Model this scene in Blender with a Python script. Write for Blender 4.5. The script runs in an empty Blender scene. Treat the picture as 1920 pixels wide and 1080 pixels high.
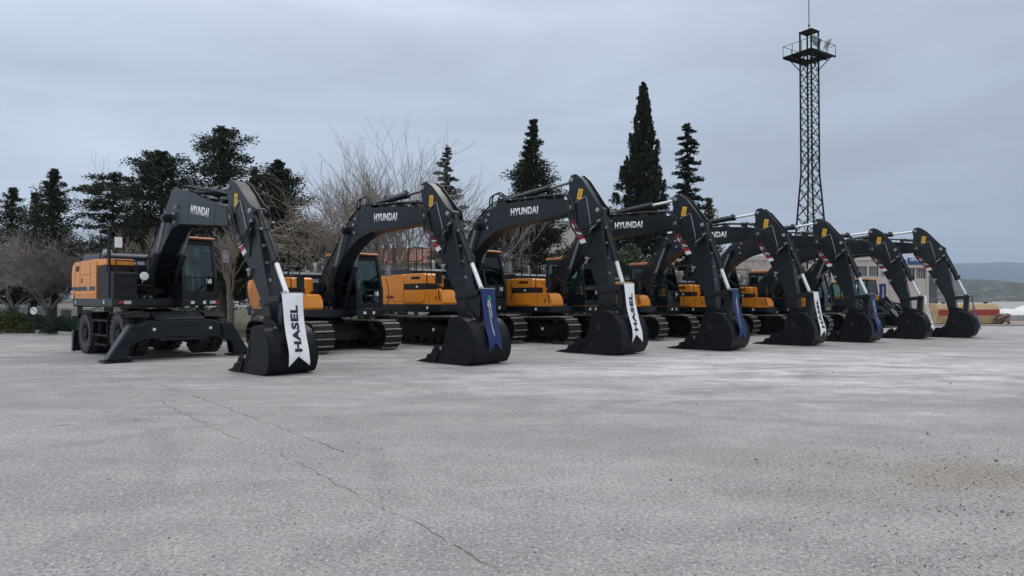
import bpy, bmesh, math, random
import numpy as np
from mathutils import Vector, Matrix, Euler
R = math.radians
SC = bpy.context.scene
COL = SC.collection
random.seed(7)
# ------------------------------------------------------------------ camera
F_PX, CAM_H, HOR = 1257.0, 1.535, 563.0
cam = bpy.data.objects.new("camera", bpy.data.cameras.new("camera")); COL.objects.link(cam)
cam.data.sensor_width = 36; cam.data.lens = F_PX / 1920 * 36
cam.data.clip_start = 0.1; cam.data.clip_end = 30000
cam.location = (0, 0, CAM_H)
cam.rotation_euler = (R(90) + math.atan((HOR - 540) / F_PX), 0, 0)
SC.camera = cam
# ------------------------------------------------------------------ sky, sun, exposure
SUN_EL, SUN_AZ = R(50), R(200)
w = bpy.data.worlds.new("World"); SC.world = w; w.use_nodes = True
nt = w.node_tree; nt.nodes.clear()
def wn(t, **k):
    n = nt.nodes.new(t)
    for a, b in k.items(): setattr(n, a, b)
    return n
wo = wn('ShaderNodeOutputWorld'); sky = wn('ShaderNodeTexSky', sky_type='NISHITA', sun_disc=False)
sky.sun_elevation = SUN_EL; sky.sun_rotation = SUN_AZ; sky.air_density = 1.5; sky.dust_density = 3
bg1 = wn('ShaderNodeBackground'); bg1.inputs[1].default_value = 0.07
nt.links.new(sky.outputs[0], bg1.inputs[0])
tc = wn('ShaderNodeTexCoord'); sep = wn('ShaderNodeSeparateXYZ'); nt.links.new(tc.outputs['Generated'], sep.inputs[0])
ramp = wn('ShaderNodeValToRGB'); cr = ramp.color_ramp; cr.interpolation = 'B_SPLINE'
stops = [(0.0, (0.465, 0.525, 0.605)), (0.07, (0.465, 0.525, 0.605)), (0.2, (0.43, 0.495, 0.588)), (0.42, (0.40, 0.46, 0.56)), (0.65, (1.15, 1.2, 1.28)), (1.0, (1.7, 1.74, 1.8))]
while len(cr.elements) < len(stops): cr.elements.new(0.5)
for e, (p, c) in zip(cr.elements, stops): e.position = p; e.color = (*c, 1)
nt.links.new(sep.outputs['Z'], ramp.inputs[0])
mp = wn('ShaderNodeMapping'); mp.inputs['Scale'].default_value = (1.0, 1.0, 4.2); mp.inputs['Location'].default_value = (0.3, 0.1, 0)
nz = wn('ShaderNodeTexNoise'); nz.inputs['Scale'].default_value = 1.7; nz.inputs['Detail'].default_value = 7; nz.inputs['Roughness'].default_value = 0.52; nz.inputs['Distortion'].default_value = 0.6
nt.links.new(tc.outputs['Generated'], mp.inputs[0]); nt.links.new(mp.outputs[0], nz.inputs['Vector'])
mr = wn('ShaderNodeMapRange'); mr.inputs['From Min'].default_value = 0.3; mr.inputs['From Max'].default_value = 0.7
mr.inputs['To Min'].default_value = 0.94; mr.inputs['To Max'].default_value = 1.36
nt.links.new(nz.outputs[0], mr.inputs[0])
# brighter cloud to the left (west), heavier to the right
mx = wn('ShaderNodeMapRange'); mx.inputs['From Min'].default_value = -0.6; mx.inputs['From Max'].default_value = 0.6
mx.inputs['To Min'].default_value = 1.20; mx.inputs['To Max'].default_value = 0.90
nt.links.new(sep.outputs['X'], mx.inputs[0])
mm = wn('ShaderNodeMath', operation='MULTIPLY'); nt.links.new(mr.outputs[0], mm.inputs[0]); nt.links.new(mx.outputs[0], mm.inputs[1])
bg2 = wn('ShaderNodeBackground'); nt.links.new(ramp.outputs[0], bg2.inputs[0]); nt.links.new(mm.outputs[0], bg2.inputs[1])
mix = wn('ShaderNodeMixShader'); mix.inputs[0].default_value = 0.93
nt.links.new(bg1.outputs[0], mix.inputs[1]); nt.links.new(bg2.outputs[0], mix.inputs[2]); nt.links.new(mix.outputs[0], wo.inputs[0])
sun = bpy.data.objects.new("sun", bpy.data.lights.new("sun", 'SUN')); COL.objects.link(sun)
sun.data.energy = 0.6; sun.data.angle = R(25); sun.data.color = (1, 0.97, 0.93)
sun.rotation_euler = (R(90) - SUN_EL, 0, R(180) - SUN_AZ + R(180))
SC.view_settings.view_transform = 'Standard'; SC.view_settings.look = 'None'
SC.view_settings.exposure = 0.16; SC.view_settings.gamma = 1; SC.view_settings.use_curve_mapping = False
SC.cycles.max_bounces = 6; SC.cycles.volume_bounces = 0; SC.cycles.transparent_max_bounces = 12
# ------------------------------------------------------------------ materials
def new_mat(name):
    m = bpy.data.materials.new(name); m.use_nodes = True
    n = m.node_tree.nodes; return m, m.node_tree, n['Principled BSDF']
def mat(name, c, rough=0.5, metal=0.0, var=0.15, scale=3.0, bump=0.0, bscale=40, dirt=None, dirt_amt=0.3, coat=0.0, c2=None, rvar=0.1, spec=0.5):
    m, t, p = new_mat(name)
    tcn = t.nodes.new('ShaderNodeTexCoord'); n1 = t.nodes.new('ShaderNodeTexNoise')
    n1.inputs['Scale'].default_value = scale; n1.inputs['Detail'].default_value = 6; n1.inputs['Roughness'].default_value = 0.6
    t.links.new(tcn.outputs['Object'], n1.inputs['Vector'])
    r = t.nodes.new('ShaderNodeValToRGB'); r.color_ramp.elements[0].position = 0.3; r.color_ramp.elements[1].position = 0.7
    a = tuple(x * (1 - var) for x in c); b = c2 if c2 else tuple(min(1, x * (1 + var)) for x in c)
    r.color_ramp.elements[0].color = (*a, 1); r.color_ramp.elements[1].color = (*b, 1)
    t.links.new(n1.outputs[0], r.inputs[0]); out = r.outputs[0]
    if dirt:
        n2 = t.nodes.new('ShaderNodeTexNoise'); n2.inputs['Scale'].default_value = scale * 2.7; n2.inputs['Detail'].default_value = 8
        t.links.new(tcn.outputs['Object'], n2.inputs['Vector'])
        r2 = t.nodes.new('ShaderNodeValToRGB'); r2.color_ramp.elements[0].position = 0.5; r2.color_ramp.elements[1].position = 0.75
        r2.color_ramp.elements[0].color = (0, 0, 0, 1); r2.color_ramp.elements[1].color = (dirt_amt,) * 3 + (1,)
        t.links.new(n2.outputs[0], r2.inputs[0])
        mxn = t.nodes.new('ShaderNodeMix'); mxn.data_type = 'RGBA'; t.links.new(r2.outputs[0], mxn.inputs['Factor'])
        t.links.new(out, mxn.inputs['A']); mxn.inputs['B'].default_value = (*dirt, 1); out = mxn.outputs['Result']
    t.links.new(out, p.inputs['Base Color'])
    mrn = t.nodes.new('ShaderNodeMapRange'); mrn.inputs['To Min'].default_value = max(0.02, rough - rvar); mrn.inputs['To Max'].default_value = min(1, rough + rvar)
    t.links.new(n1.outputs[0], mrn.inputs[0]); t.links.new(mrn.outputs[0], p.inputs['Roughness'])
    p.inputs['Metallic'].default_value = metal; p.inputs['Coat Weight'].default_value = coat; p.inputs['Specular IOR Level'].default_value = spec
    if bump:
        nb = t.nodes.new('ShaderNodeTexNoise'); nb.inputs['Scale'].default_value = bscale; nb.inputs['Detail'].default_value = 5
        t.links.new(tcn.outputs['Object'], nb.inputs['Vector'])
        bp = t.nodes.new('ShaderNodeBump'); bp.inputs['Strength'].default_value = bump; bp.inputs['Distance'].default_value = 0.02
        t.links.new(nb.outputs[0], bp.inputs['Height']); t.links.new(bp.outputs[0], p.inputs['Normal'])
    return m
M = {}
M['black'] = mat('charcoal_paint', (0.0085, 0.0118, 0.0165), 0.33, var=0.2, scale=1.5, dirt=(0.035, 0.037, 0.04), dirt_amt=0.35, rvar=0.14, spec=0.36)
M['bucket'] = mat('bucket_paint', (0.0048, 0.0062, 0.0085), 0.42, var=0.25, scale=2, dirt=(0.03, 0.03, 0.03), dirt_amt=0.35, bump=0.15, bscale=25, spec=0.2)
M['chassis'] = mat('chassis_paint', (0.0035, 0.004, 0.005), 0.5, spec=0.2, var=0.3, scale=3, dirt=(0.035, 0.03, 0.028), dirt_amt=0.3)
M['shoe'] = mat('track_steel', (0.02, 0.02, 0.02), 0.5, metal=0.2, var=0.35, scale=6, dirt=(0.06, 0.05, 0.04), dirt_amt=0.5, bump=0.2)
M['grouser'] = mat('skylit_grouser', (0.36, 0.345, 0.33), 0.5, metal=0.2, var=0.35, scale=9, dirt=(0.05, 0.045, 0.04), dirt_amt=0.5)  # pale base colour paints in the sky light caught by the grouser bars
M['orange'] = mat('orange_paint', (0.80, 0.275, 0.022), 0.33, var=0.06, scale=2, dirt=(0.5, 0.20, 0.05), dirt_amt=0.25, coat=0.15)
M['orange_roof'] = mat('orange_roof_paint', (0.42, 0.17, 0.06), 0.5, var=0.1, scale=3)
M['chrome'] = mat('chrome_rod', (0.78, 0.79, 0.80), 0.28, metal=0.35, var=0.03, rvar=0.04)
M['dull_rod'] = mat('dull_chrome_rod', (0.30, 0.31, 0.32), 0.3, metal=0.8, var=0.1)
M['steel'] = mat('bare_steel', (0.38, 0.39, 0.40), 0.4, metal=0.7, var=0.15)
M['pin'] = mat('pin_cap', (0.30, 0.32, 0.33), 0.45, metal=0.3, var=0.2, scale=20)
M['rubber'] = mat('tyre_rubber', (0.03, 0.03, 0.031), 0.62, var=0.3, scale=5, dirt=(0.11, 0.105, 0.095), dirt_amt=0.55, bump=0.3)
M['hose'] = mat('hose_rubber', (0.012, 0.012, 0.013), 0.5)
M['tarp'] = mat('dark_hood', (0.020, 0.027, 0.042), 0.33, var=0.25, scale=4, bump=0.5, bscale=5)
M['white'] = mat('white_paint', (0.78, 0.79, 0.80), 0.5, var=0.04)
M['emblem'] = mat('dull_red', (0.10, 0.008, 0.012), 0.6)
M['red'] = mat('red_reflector', (0.42, 0.02, 0.025), 0.4, var=0.1)
M['yellow'] = mat('warning_yellow', (0.72, 0.40, 0.02), 0.45, var=0.06)
M['ink'] = mat('dark_ink', (0.012, 0.014, 0.035), 0.6, var=0.05)
M['cloth_white'] = mat('white_banner_cloth', (0.88, 0.89, 0.93), 0.8, var=0.05, scale=6, bump=0.25, bscale=9)
M['cloth_blue'] = mat('blue_banner_cloth', (0.008, 0.027, 0.12), 0.7, var=0.12, scale=6, bump=0.25, bscale=9)
M['green_logo'] = mat('green_logo', (0.02, 0.32, 0.16), 0.6, var=0.05)
M['seat'] = mat('seat_fabric', (0.09, 0.10, 0.11), 0.8)
M['interior'] = mat('cab_trim', (0.24, 0.26, 0.26), 0.7)
M['grille'] = mat('grille_black', (0.006, 0.006, 0.007), 0.6)
M['brown_vent'] = mat('brown_vent', (0.10, 0.035, 0.015), 0.55)
M['mirror'] = mat('mirror_glass', (0.75, 0.78, 0.80), 0.08, metal=1, var=0.02, rvar=0.02)
M['wrap'] = mat('plastic_wrap', (0.28, 0.30, 0.31), 0.25, var=0.5, scale=12, bump=1.0, bscale=20)
M['lamp'] = mat('lamp_lens', (0.55, 0.57, 0.58), 0.12, var=0.15, scale=30)
M['galv'] = mat('floodlight_housing', (0.30, 0.34, 0.34), 0.5, metal=0.2)
M['rust'] = mat('tower_steel', (0.008, 0.0075, 0.008), 0.7, spec=0.15, var=0.35, scale=2, dirt=(0.04, 0.02, 0.014), dirt_amt=0.5)
M['bark'] = mat('bark', (0.06, 0.05, 0.042), 0.9, var=0.4, scale=6, bump=0.6)
M['bark_pale'] = mat('pale_bark', (0.13, 0.115, 0.10), 0.9, var=0.4, scale=4, bump=0.4)
M['twig'] = mat('bare_twig', (0.27, 0.24, 0.22), 0.9, var=0.35, scale=0.8)
M['twig_pale'] = mat('pale_twig', (0.24, 0.20, 0.16), 0.9, var=0.35, scale=0.8)
def leafmat(name, a, b, c=None):
    m, t, p = new_mat(name)
    g = t.nodes.new('ShaderNodeNewGeometry'); r = t.nodes.new('ShaderNodeValToRGB')
    r.color_ramp.elements[0].color = (*a, 1); r.color_ramp.elements[1].color = (*b, 1)
    if c: e = r.color_ramp.elements.new(0.88); e.color = (*b, 1); r.color_ramp.elements[2].color = (*c, 1)
    t.links.new(g.outputs['Random Per Island'], r.inputs[0]); t.links.new(r.outputs[0], p.inputs['Base Color'])
    p.inputs['Roughness'].default_value = 0.75; p.inputs['Specular IOR Level'].default_value = 0.2
    return m
M['leaf'] = leafmat('cedar_needles', (0.014, 0.022, 0.013), (0.050, 0.062, 0.036), (0.095, 0.080, 0.050))
M['leaf_dark'] = leafmat('cypress_needles', (0.012, 0.018, 0.013), (0.034, 0.042, 0.027), (0.055, 0.042, 0.032))
M['leaf_blue'] = leafmat('spruce_needles', (0.028, 0.045, 0.038), (0.06, 0.09, 0.068))
M['shrub'] = leafmat('shrub_leaves', (0.035, 0.055, 0.02), (0.08, 0.10, 0.03), (0.20, 0.15, 0.03))
M['hedge'] = leafmat('hedge_leaves', (0.012, 0.024, 0.014), (0.04, 0.06, 0.03))
M['blossom'] = leafmat('silver_leaves', (0.05, 0.075, 0.045), (0.14, 0.17, 0.11), (0.42, 0.43, 0.40))
M['wall_cream'] = mat('cream_render', (0.50, 0.46, 0.43), 0.85, var=0.08, scale=0.4, dirt=(0.30, 0.27, 0.25), dirt_amt=0.3)
M['wall_grey'] = mat('grey_cladding', (0.12, 0.125, 0.14), 0.6, var=0.15, scale=0.6)
M['window'] = mat('window_glass', (0.07, 0.085, 0.095), 0.15, var=0.5, scale=1.2)
M['concrete'] = mat('kerb_concrete', (0.34, 0.32, 0.30), 0.9, var=0.15, scale=3, dirt=(0.16, 0.15, 0.14), dirt_amt=0.6, bump=0.4)
M['tile'] = mat('roof_tile', (0.20, 0.075, 0.055), 0.8, var=0.3, scale=6, bump=0.5, bscale=10)
M['sign_blue'] = mat('sign_blue', (0.02, 0.07, 0.22), 0.5, var=0.05)
M['cream_tank'] = mat('cream_tank', (0.48, 0.37, 0.21), 0.6, var=0.15, scale=2, dirt=(0.28, 0.16, 0.08), dirt_amt=0.5)
M['red_tank'] = mat('red_tank', (0.33, 0.035, 0.025), 0.55, var=0.2, scale=2, dirt=(0.2, 0.1, 0.07), dirt_amt=0.4)
M['scrap'] = mat('scrap_metal', (0.22, 0.14, 0.12), 0.8, var=0.4, scale=6)
M['tarp_white'] = mat('white_sheeting', (0.62, 0.63, 0.64), 0.6, var=0.08, scale=1, bump=0.8, bscale=1.5)
M['barrier'] = mat('grey_barrier', (0.30, 0.315, 0.32), 0.7, var=0.1, scale=1)
M['fence_green'] = mat('green_mesh', (0.012, 0.032, 0.026), 0.6, var=0.3)
M['crack'] = mat('crack_fill', (0.13, 0.128, 0.125), 0.95, var=0.5, scale=8)
M['dust'] = mat('dust', (0.5, 0.5, 0.51), 0.95)
M['stone'] = leafmat('loose_stone', (0.035, 0.035, 0.036), (0.15, 0.145, 0.14), (0.30, 0.29, 0.27))
# glass: clear sheet with a sky sheen
def glass(name, tint, refl=0.9):
    m, t, p = new_mat(name); t.nodes.remove(p)
    tr = t.nodes.new('ShaderNodeBsdfTransparent'); tr.inputs[0].default_value = (*tint, 1)
    gl = t.nodes.new('ShaderNodeBsdfGlossy'); gl.inputs['Roughness'].default_value = 0.03
    gl.inputs[0].default_value = (0.75, 0.85, 0.88, 1)
    fr = t.nodes.new('ShaderNodeFresnel'); fr.inputs[0].default_value = 1.42
    mx_ = t.nodes.new('ShaderNodeMixShader')
    t.links.new(fr.outputs[0], mx_.inputs[0]); t.links.new(tr.outputs[0], mx_.inputs[1]); t.links.new(gl.outputs[0], mx_.inputs[2])
    t.links.new(mx_.outputs[0], t.nodes['Material Output'].inputs[0]); return m
M['glass'] = glass('cab_glass', (0.70, 0.82, 0.82))
# ------------------------------------------------------------------ mesh helpers
class MB:
    def __init__(s): s.v = []; s.f = []; s.m = []; s.mi = 0
    def add(s, vs, fs):
        o = len(s.v); s.v += [tuple(v) for v in vs]; s.f += [tuple(i + o for i in f) for f in fs]; s.m += [s.mi] * len(fs); return s
    def box(s, c, d, rot=None):
        x, y, z = d[0] / 2, d[1] / 2, d[2] / 2
        vs = [Vector((a, b, e)) for a in (-x, x) for b in (-y, y) for e in (-z, z)]
        if rot is not None:
            q = Euler(rot).to_matrix() if not isinstance(rot, Matrix) else rot; vs = [q @ v for v in vs]
        vs = [v + Vector(c) for v in vs]
        return s.add(vs, [(0, 1, 3, 2), (4, 6, 7, 5), (0, 4, 5, 1), (2, 3, 7, 6), (0, 2, 6, 4), (1, 5, 7, 3)])
    def bx(s, x0, x1, y0, y1, z0, z1): return s.box(((x0 + x1) / 2, (y0 + y1) / 2, (z0 + z1) / 2), (x1 - x0, y1 - y0, z1 - z0))
    def prism(s, poly, a, b, ax='y'):      # poly in the plane normal to ax
        def P(p, q):
            return (p[0], q, p[1]) if ax == 'y' else ((q, p[0], p[1]) if ax == 'x' else (p[0], p[1], q))
        n = len(poly); area = sum(poly[i][0] * poly[(i + 1) % n][1] - poly[(i + 1) % n][0] * poly[i][1] for i in range(n))
        if (area < 0): poly = poly[::-1]
        vs = [P(p, a) for p in poly] + [P(p, b) for p in poly]
        f0, f1 = tuple(range(n)), tuple(range(2 * n - 1, n - 1, -1))
        sd = [((i + 1) % n, i, n + i, n + (i + 1) % n) for i in range(n)]
        if ax != 'y':   # x,z axes: normal handedness flips
            f0, f1 = f0[::-1], f1[::-1]; sd = [q[::-1] for q in sd]
        return s.add(vs, [f0, f1] + sd)
    def tube(s, pts, r, n=8, cap=True):
        pts = [Vector(p) for p in pts]; k = len(pts); rs = r if isinstance(r, (list, tuple)) else [r] * k
        vs = []; up = None
        for i, p in enumerate(pts):
            t = (pts[min(i + 1, k - 1)] - pts[max(i - 1, 0)])
            if t.length < 1e-9: t = Vector((0, 0, 1))
            t.normalize()
            if up is None: up = t.orthogonal().normalized()
            up = (up - t * up.dot(t))
            up = up.normalized() if up.length > 1e-6 else t.orthogonal().normalized()
            b = t.cross(up)
            for j in range(n):
                a = 2 * math.pi * j / n; vs.append(p + (up * math.cos(a) + b * math.sin(a)) * rs[i])
        fs = [(i * n + j, i * n + (j + 1) % n, (i + 1) * n + (j + 1) % n, (i + 1) * n + j) for i in range(k - 1) for j in range(n)]
        if cap: fs += [tuple(range(n))[::-1], tuple((k - 1) * n + j for j in range(n))]
        return s.add(vs, fs)
    def cyl(s, p0, p1, r, n=16, r1=None): return s.tube([p0, p1], [r, r if r1 is None else r1], n)
    def lathe(s, prof, n=24, ax='y', c=(0, 0, 0)):   # prof (r, t)
        vs = []; k = len(prof)
        for (r_, t_) in prof:
            for j in range(n):
                a = 2 * math.pi * j / n; x, z = r_ * math.cos(a), r_ * math.sin(a)
                v = (x, t_, z) if ax == 'y' else ((x, z, t_) if ax == 'z' else (t_, x, z))
                vs.append((v[0] + c[0], v[1] + c[1], v[2] + c[2]))
        fs = [(i * n + j, (i + 1) * n + j, (i + 1) * n + (j + 1) % n, i * n + (j + 1) % n) for i in range(k - 1) for j in range(n)]
        return s.add(vs, fs)
    def mesh(s, name, mats, bevel_ready=False, smooth=35):
        me = bpy.data.meshes.new(name); me.from_pydata(s.v, [], s.f)
        for m in (mats if isinstance(mats, (list, tuple)) else [mats]): me.materials.append(M[m] if isinstance(m, str) else m)
        me.polygons.foreach_set('material_index', s.m)
        bm = bmesh.new(); bm.from_mesh(me); bmesh.ops.recalc_face_normals(bm, faces=bm.faces); bm.to_mesh(me); bm.free()
        if smooth:
            me.polygons.foreach_set('use_smooth', [True] * len(me.polygons)); me.set_sharp_from_angle(angle=R(smooth))
        me.update(); return me
SPLIT = {'pin', 'hose', 'sticker', 'headlight', 'side_marker', 'fender', 'tooth', 'handrail', 'bolt', 'hose_clamp', 'hose_fitting', 'hydraulic_fitting', 'hose_guard', 'step_box', 'stabiliser_leg', 'cord', 'stripe', 'foot_pad', 'guide_link'}
_sp = {}
def loose(me):
    if me.name in _sp: return _sp[me.name]
    n = len(me.vertices); par = list(range(n))
    def fd(a):
        while par[a] != a: par[a] = par[par[a]]; a = par[a]
        return a
    for p in me.polygons:
        vs = p.vertices; r0 = fd(vs[0])
        for v in vs[1:]:
            r1 = fd(v)
            if r1 != r0: par[r1] = r0
    groups = {}
    for p in me.polygons: groups.setdefault(fd(p.vertices[0]), []).append(p)
    out = []
    if len(groups) > 1:
        co = [v.co.copy() for v in me.vertices]
        for k, ps in groups.items():
            mp_ = {}; vv = []; ff = []
            for p in ps:
                f = []
                for v in p.vertices:
                    if v not in mp_: mp_[v] = len(vv); vv.append(co[v])
                    f.append(mp_[v])
                ff.append(f)
            m2 = bpy.data.meshes.new(me.name); m2.from_pydata(vv, [], ff)
            for mt in me.materials: m2.materials.append(mt)
            m2.polygons.foreach_set('material_index', [p.material_index for p in ps])
            m2.polygons.foreach_set('use_smooth', [True] * len(ff)); m2.set_sharp_from_angle(angle=R(35)); m2.update(); out.append(m2)
    else: out = [me]
    _sp[me.name] = out; return out
def obj(name, me, parent=None, loc=(0, 0, 0), rot=(0, 0, 0), bevel=0.0, scale=None, solid=0):
    if name in SPLIT and parent is not None:
        ms = loose(me)
        if len(ms) > 1: return [obj1(name, m_, parent, loc, rot, bevel, scale, solid) for m_ in ms][0]
        me = ms[0]
    return obj1(name, me, parent, loc, rot, bevel, scale, solid)
def obj1(name, me, parent=None, loc=(0, 0, 0), rot=(0, 0, 0), bevel=0.0, scale=None, solid=0):
    o = bpy.data.objects.new(name, me); COL.objects.link(o); o.parent = parent
    o.location = loc; o.rotation_euler = rot
    if scale: o.scale = scale
    if bevel:
        b = o.modifiers.new('bevel', 'BEVEL'); b.width = bevel; b.segments = 2; b.limit_method = 'ANGLE'; b.angle_limit = R(35); b.harden_normals = True
    if solid:
        b = o.modifiers.new('solid', 'SOLIDIFY'); b.thickness = solid
    return o
def tag(o, label=None, cat=None, group=None, kind=None):
    if label: o['label'] = label
    if cat: o['category'] = cat
    if group: o['group'] = group
    if kind: o['kind'] = kind
    return o
def empty(name, loc, rz, label, cat, group=None, s=1):
    o = bpy.data.objects.new(name, None); COL.objects.link(o); o.location = loc; o.rotation_euler = (0, 0, rz); o.scale = (s, s, s)
    o.empty_display_size = 0.3
    return tag(o, label, cat, group)
CACHE = {}
def cm(key, fn):
    if key not in CACHE: CACHE[key] = fn()
    return CACHE[key]
def smooth_path(pts, n=6):
    P = [Vector(p) for p in pts]; P = [P[0]] + P + [P[-1]]; out = []
    for i in range(1, len(P) - 2):
        for k in range(n):
            t = k / n; a, b, c, d = P[i - 1], P[i], P[i + 1], P[i + 2]
            out.append(0.5 * ((2 * b) + (c - a) * t + (2 * a - 5 * b + 4 * c - d) * t * t + (3 * b - a - 3 * c + d) * t ** 3))
    out.append(P[-2]); return out
def text_mesh(body, wd, ht, mats, bold=0.03, depth=0.004, warp=None, center=True):
    cu = bpy.data.curves.new('t', 'FONT'); cu.body = body; cu.size = 1; cu.offset = bold; cu.extrude = 0.0; cu.resolution_u = 3
    cu.space_character = 1.0 + bold * 2
    o = bpy.data.objects.new('t', cu); COL.objects.link(o)
    bpy.context.view_layer.update()
    me = bpy.data.meshes.new_from_object(o.evaluated_get(bpy.context.evaluated_depsgraph_get()))
    bpy.data.objects.remove(o)
    n = len(me.vertices); co = np.zeros(n * 3); me.vertices.foreach_get('co', co); co = co.reshape(-1, 3)
    mn, mx_ = co.min(0), co.max(0)
    co[:, 0] = (co[:, 0] - mn[0]) / (mx_[0] - mn[0]) * wd - (wd / 2 if center else 0)
    co[:, 1] = (co[:, 1] - mn[1]) / (mx_[1] - mn[1]) * ht - (ht / 2 if center else 0)
    bm = bmesh.new(); bm.from_mesh(me); bm.verts.ensure_lookup_table()
    for v, c in zip(bm.verts, co): v.co = (c[0], c[1], 0)
    if warp:
        k = int(wd / .04)
        for i in range(1, k):
            bmesh.ops.bisect_plane(bm, geom=list(bm.verts) + list(bm.edges) + list(bm.faces), plane_co=(mn[0] * 0 - (wd / 2 if center else 0) + wd * i / k, 0, 0), plane_no=(1, 0, 0))
    r = bmesh.ops.extrude_face_region(bm, geom=list(bm.faces))
    for g in r['geom']:
        if isinstance(g, bmesh.types.BMVert): g.co.z = depth
    bmesh.ops.recalc_face_normals(bm, faces=bm.faces)
    if warp:
        for v in bm.verts: v.co = warp(v.co)
    bm.to_mesh(me); bm.free(); me.materials.clear(); me.materials.append(M[mats]); return me
SIDE_R = (R(90), 0, 0)        # text on a machine's right side, seen from -y
def at(px, Z, z=0.0): return ((px - 960) * Z / F_PX, Z, z)
# ================================================================== SETTING
def ground_material():
    m, t, p = new_mat('yard_asphalt'); L = t.links.new
    tcn = t.nodes.new('ShaderNodeTexCoord')
    def noise(sc, det=6, ro=0.6, scale=(1, 1, 1), rot=0, dist=0):
        mpn = t.nodes.new('ShaderNodeMapping'); mpn.inputs['Scale'].default_value = scale; mpn.inputs['Rotation'].default_value = (0, 0, rot)
        L(tcn.outputs['Object'], mpn.inputs[0]); n = t.nodes.new('ShaderNodeTexNoise'); n.inputs['Scale'].default_value = sc
        n.inputs['Detail'].default_value = det; n.inputs['Roughness'].default_value = ro; n.inputs['Distortion'].default_value = dist
        L(mpn.outputs[0], n.inputs['Vector']); return n.outputs[0]
    def rmp(i, a, b, ca, cb):
        r = t.nodes.new('ShaderNodeValToRGB'); r.color_ramp.elements[0].position = a; r.color_ramp.elements[1].position = b
        r.color_ramp.elements[0].color = (*ca, 1) if isinstance(ca, tuple) else (ca, ca, ca, 1)
        r.color_ramp.elements[1].color = (*cb, 1) if isinstance(cb, tuple) else (cb, cb, cb, 1); L(i, r.inputs[0]); return r.outputs[0]
    def mixc(f, a, b, mode='MIX'):
        n = t.nodes.new('ShaderNodeMix'); n.data_type = 'RGBA'; n.blend_type = mode
        if isinstance(f, float): n.inputs['Factor'].default_value = f
        else: L(f, n.inputs['Factor'])
        for k, v in (('A', a), ('B', b)):
            if isinstance(v, tuple): n.inputs[k].default_value = (*v, 1)
            else: L(v, n.inputs[k])
        return n.outputs['Result']
    base = rmp(noise(0.13, 5, 0.6), 0.3, 0.72, (0.300, 0.295, 0.293), (0.405, 0.398, 0.395))
    base = mixc(rmp(noise(0.55, 8, 0.7, (1, 1.6, 1), 0.4), 0.42, 0.66, 0.0, 0.8), base, (0.235, 0.233, 0.232))
    # pale swept dust, long streaks across the yard where machines turned
    st = rmp(noise(0.75, 10, 0.72, (0.30, 1.0, 1), -0.35, 1.0), 0.51, 0.62, 0.0, 0.9)
    zone = rmp(noise(0.09, 2, 0.5, (1, 1, 1), 0.9), 0.40, 0.60, 0.0, 1.0)
    sepn = t.nodes.new('ShaderNodeSeparateXYZ'); L(tcn.outputs['Object'], sepn.inputs[0])
    band = t.nodes.new('ShaderNodeMapRange'); band.inputs['From Min'].default_value = 8; band.inputs['From Max'].default_value = 15
    L(sepn.outputs['Y'], band.inputs[0])
    mu = t.nodes.new('ShaderNodeMath'); mu.operation = 'MULTIPLY'; L(st, mu.inputs[0]); L(band.outputs[0], mu.inputs[1])
    base = mixc(mu.outputs[0], base, (0.56, 0.56, 0.58))
    mu2 = t.nodes.new('ShaderNodeMath'); mu2.operation = 'MULTIPLY'; L(st, mu2.inputs[0]); L(zone, mu2.inputs[1])
    mu3 = t.nodes.new('ShaderNodeMath'); mu3.operation = 'MULTIPLY'; L(mu2.outputs[0], mu3.inputs[0]); mu3.inputs[1].default_value = 0.45
    base = mixc(mu3.outputs[0], base, (0.42, 0.42, 0.435))
    dk = rmp(noise(0.42, 9, 0.7, (0.22, 1.0, 1), 0.25, 1.4), 0.50, 0.66, 0.0, 0.5); base = mixc(dk, base, (0.215, 0.215, 0.215))
    base = mixc(rmp(noise(0.9, 7, 0.65, (1, 1, 1), 2.0, 0.6), 0.52, 0.66, 0.0, 0.35), base, (0.42, 0.415, 0.41))
    for (cx, cy, rad, wd_, amt) in ((3.0, 2.0, 9.2, .16, .40), (3.2, 1.6, 11.6, .16, .40), (-9, 4, 6.2, .14, .45), (-9, 4, 8.1, .14, .40), (9, 22, 12.5, .2, .5), (9, 22, 14.6, .2, .45), (-3, 20, 11.0, .18, .4)):
        sb = t.nodes.new('ShaderNodeVectorMath'); sb.operation = 'SUBTRACT'; L(tcn.outputs['Object'], sb.inputs[0]); sb.inputs[1].default_value = (cx, cy, 0)
        ln = t.nodes.new('ShaderNodeVectorMath'); ln.operation = 'LENGTH'; L(sb.outputs[0], ln.inputs[0])
        d1 = t.nodes.new('ShaderNodeMath'); d1.operation = 'SUBTRACT'; L(ln.outputs['Value'], d1.inputs[0]); d1.inputs[1].default_value = rad
        d2 = t.nodes.new('ShaderNodeMath'); d2.operation = 'ABSOLUTE'; L(d1.outputs[0], d2.inputs[0])
        f1 = rmp(d2.outputs[0], wd_ * .5, wd_ * 1.3, amt, 0.0); f2 = rmp(noise(0.9, 8, 0.75), 0.42, 0.60, 0.0, 1.0)
        m5 = t.nodes.new('ShaderNodeMath'); m5.operation = 'MULTIPLY'; L(f1, m5.inputs[0]); L(f2, m5.inputs[1]); base = mixc(m5.outputs[0], base, (0.17, 0.17, 0.172))
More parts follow.
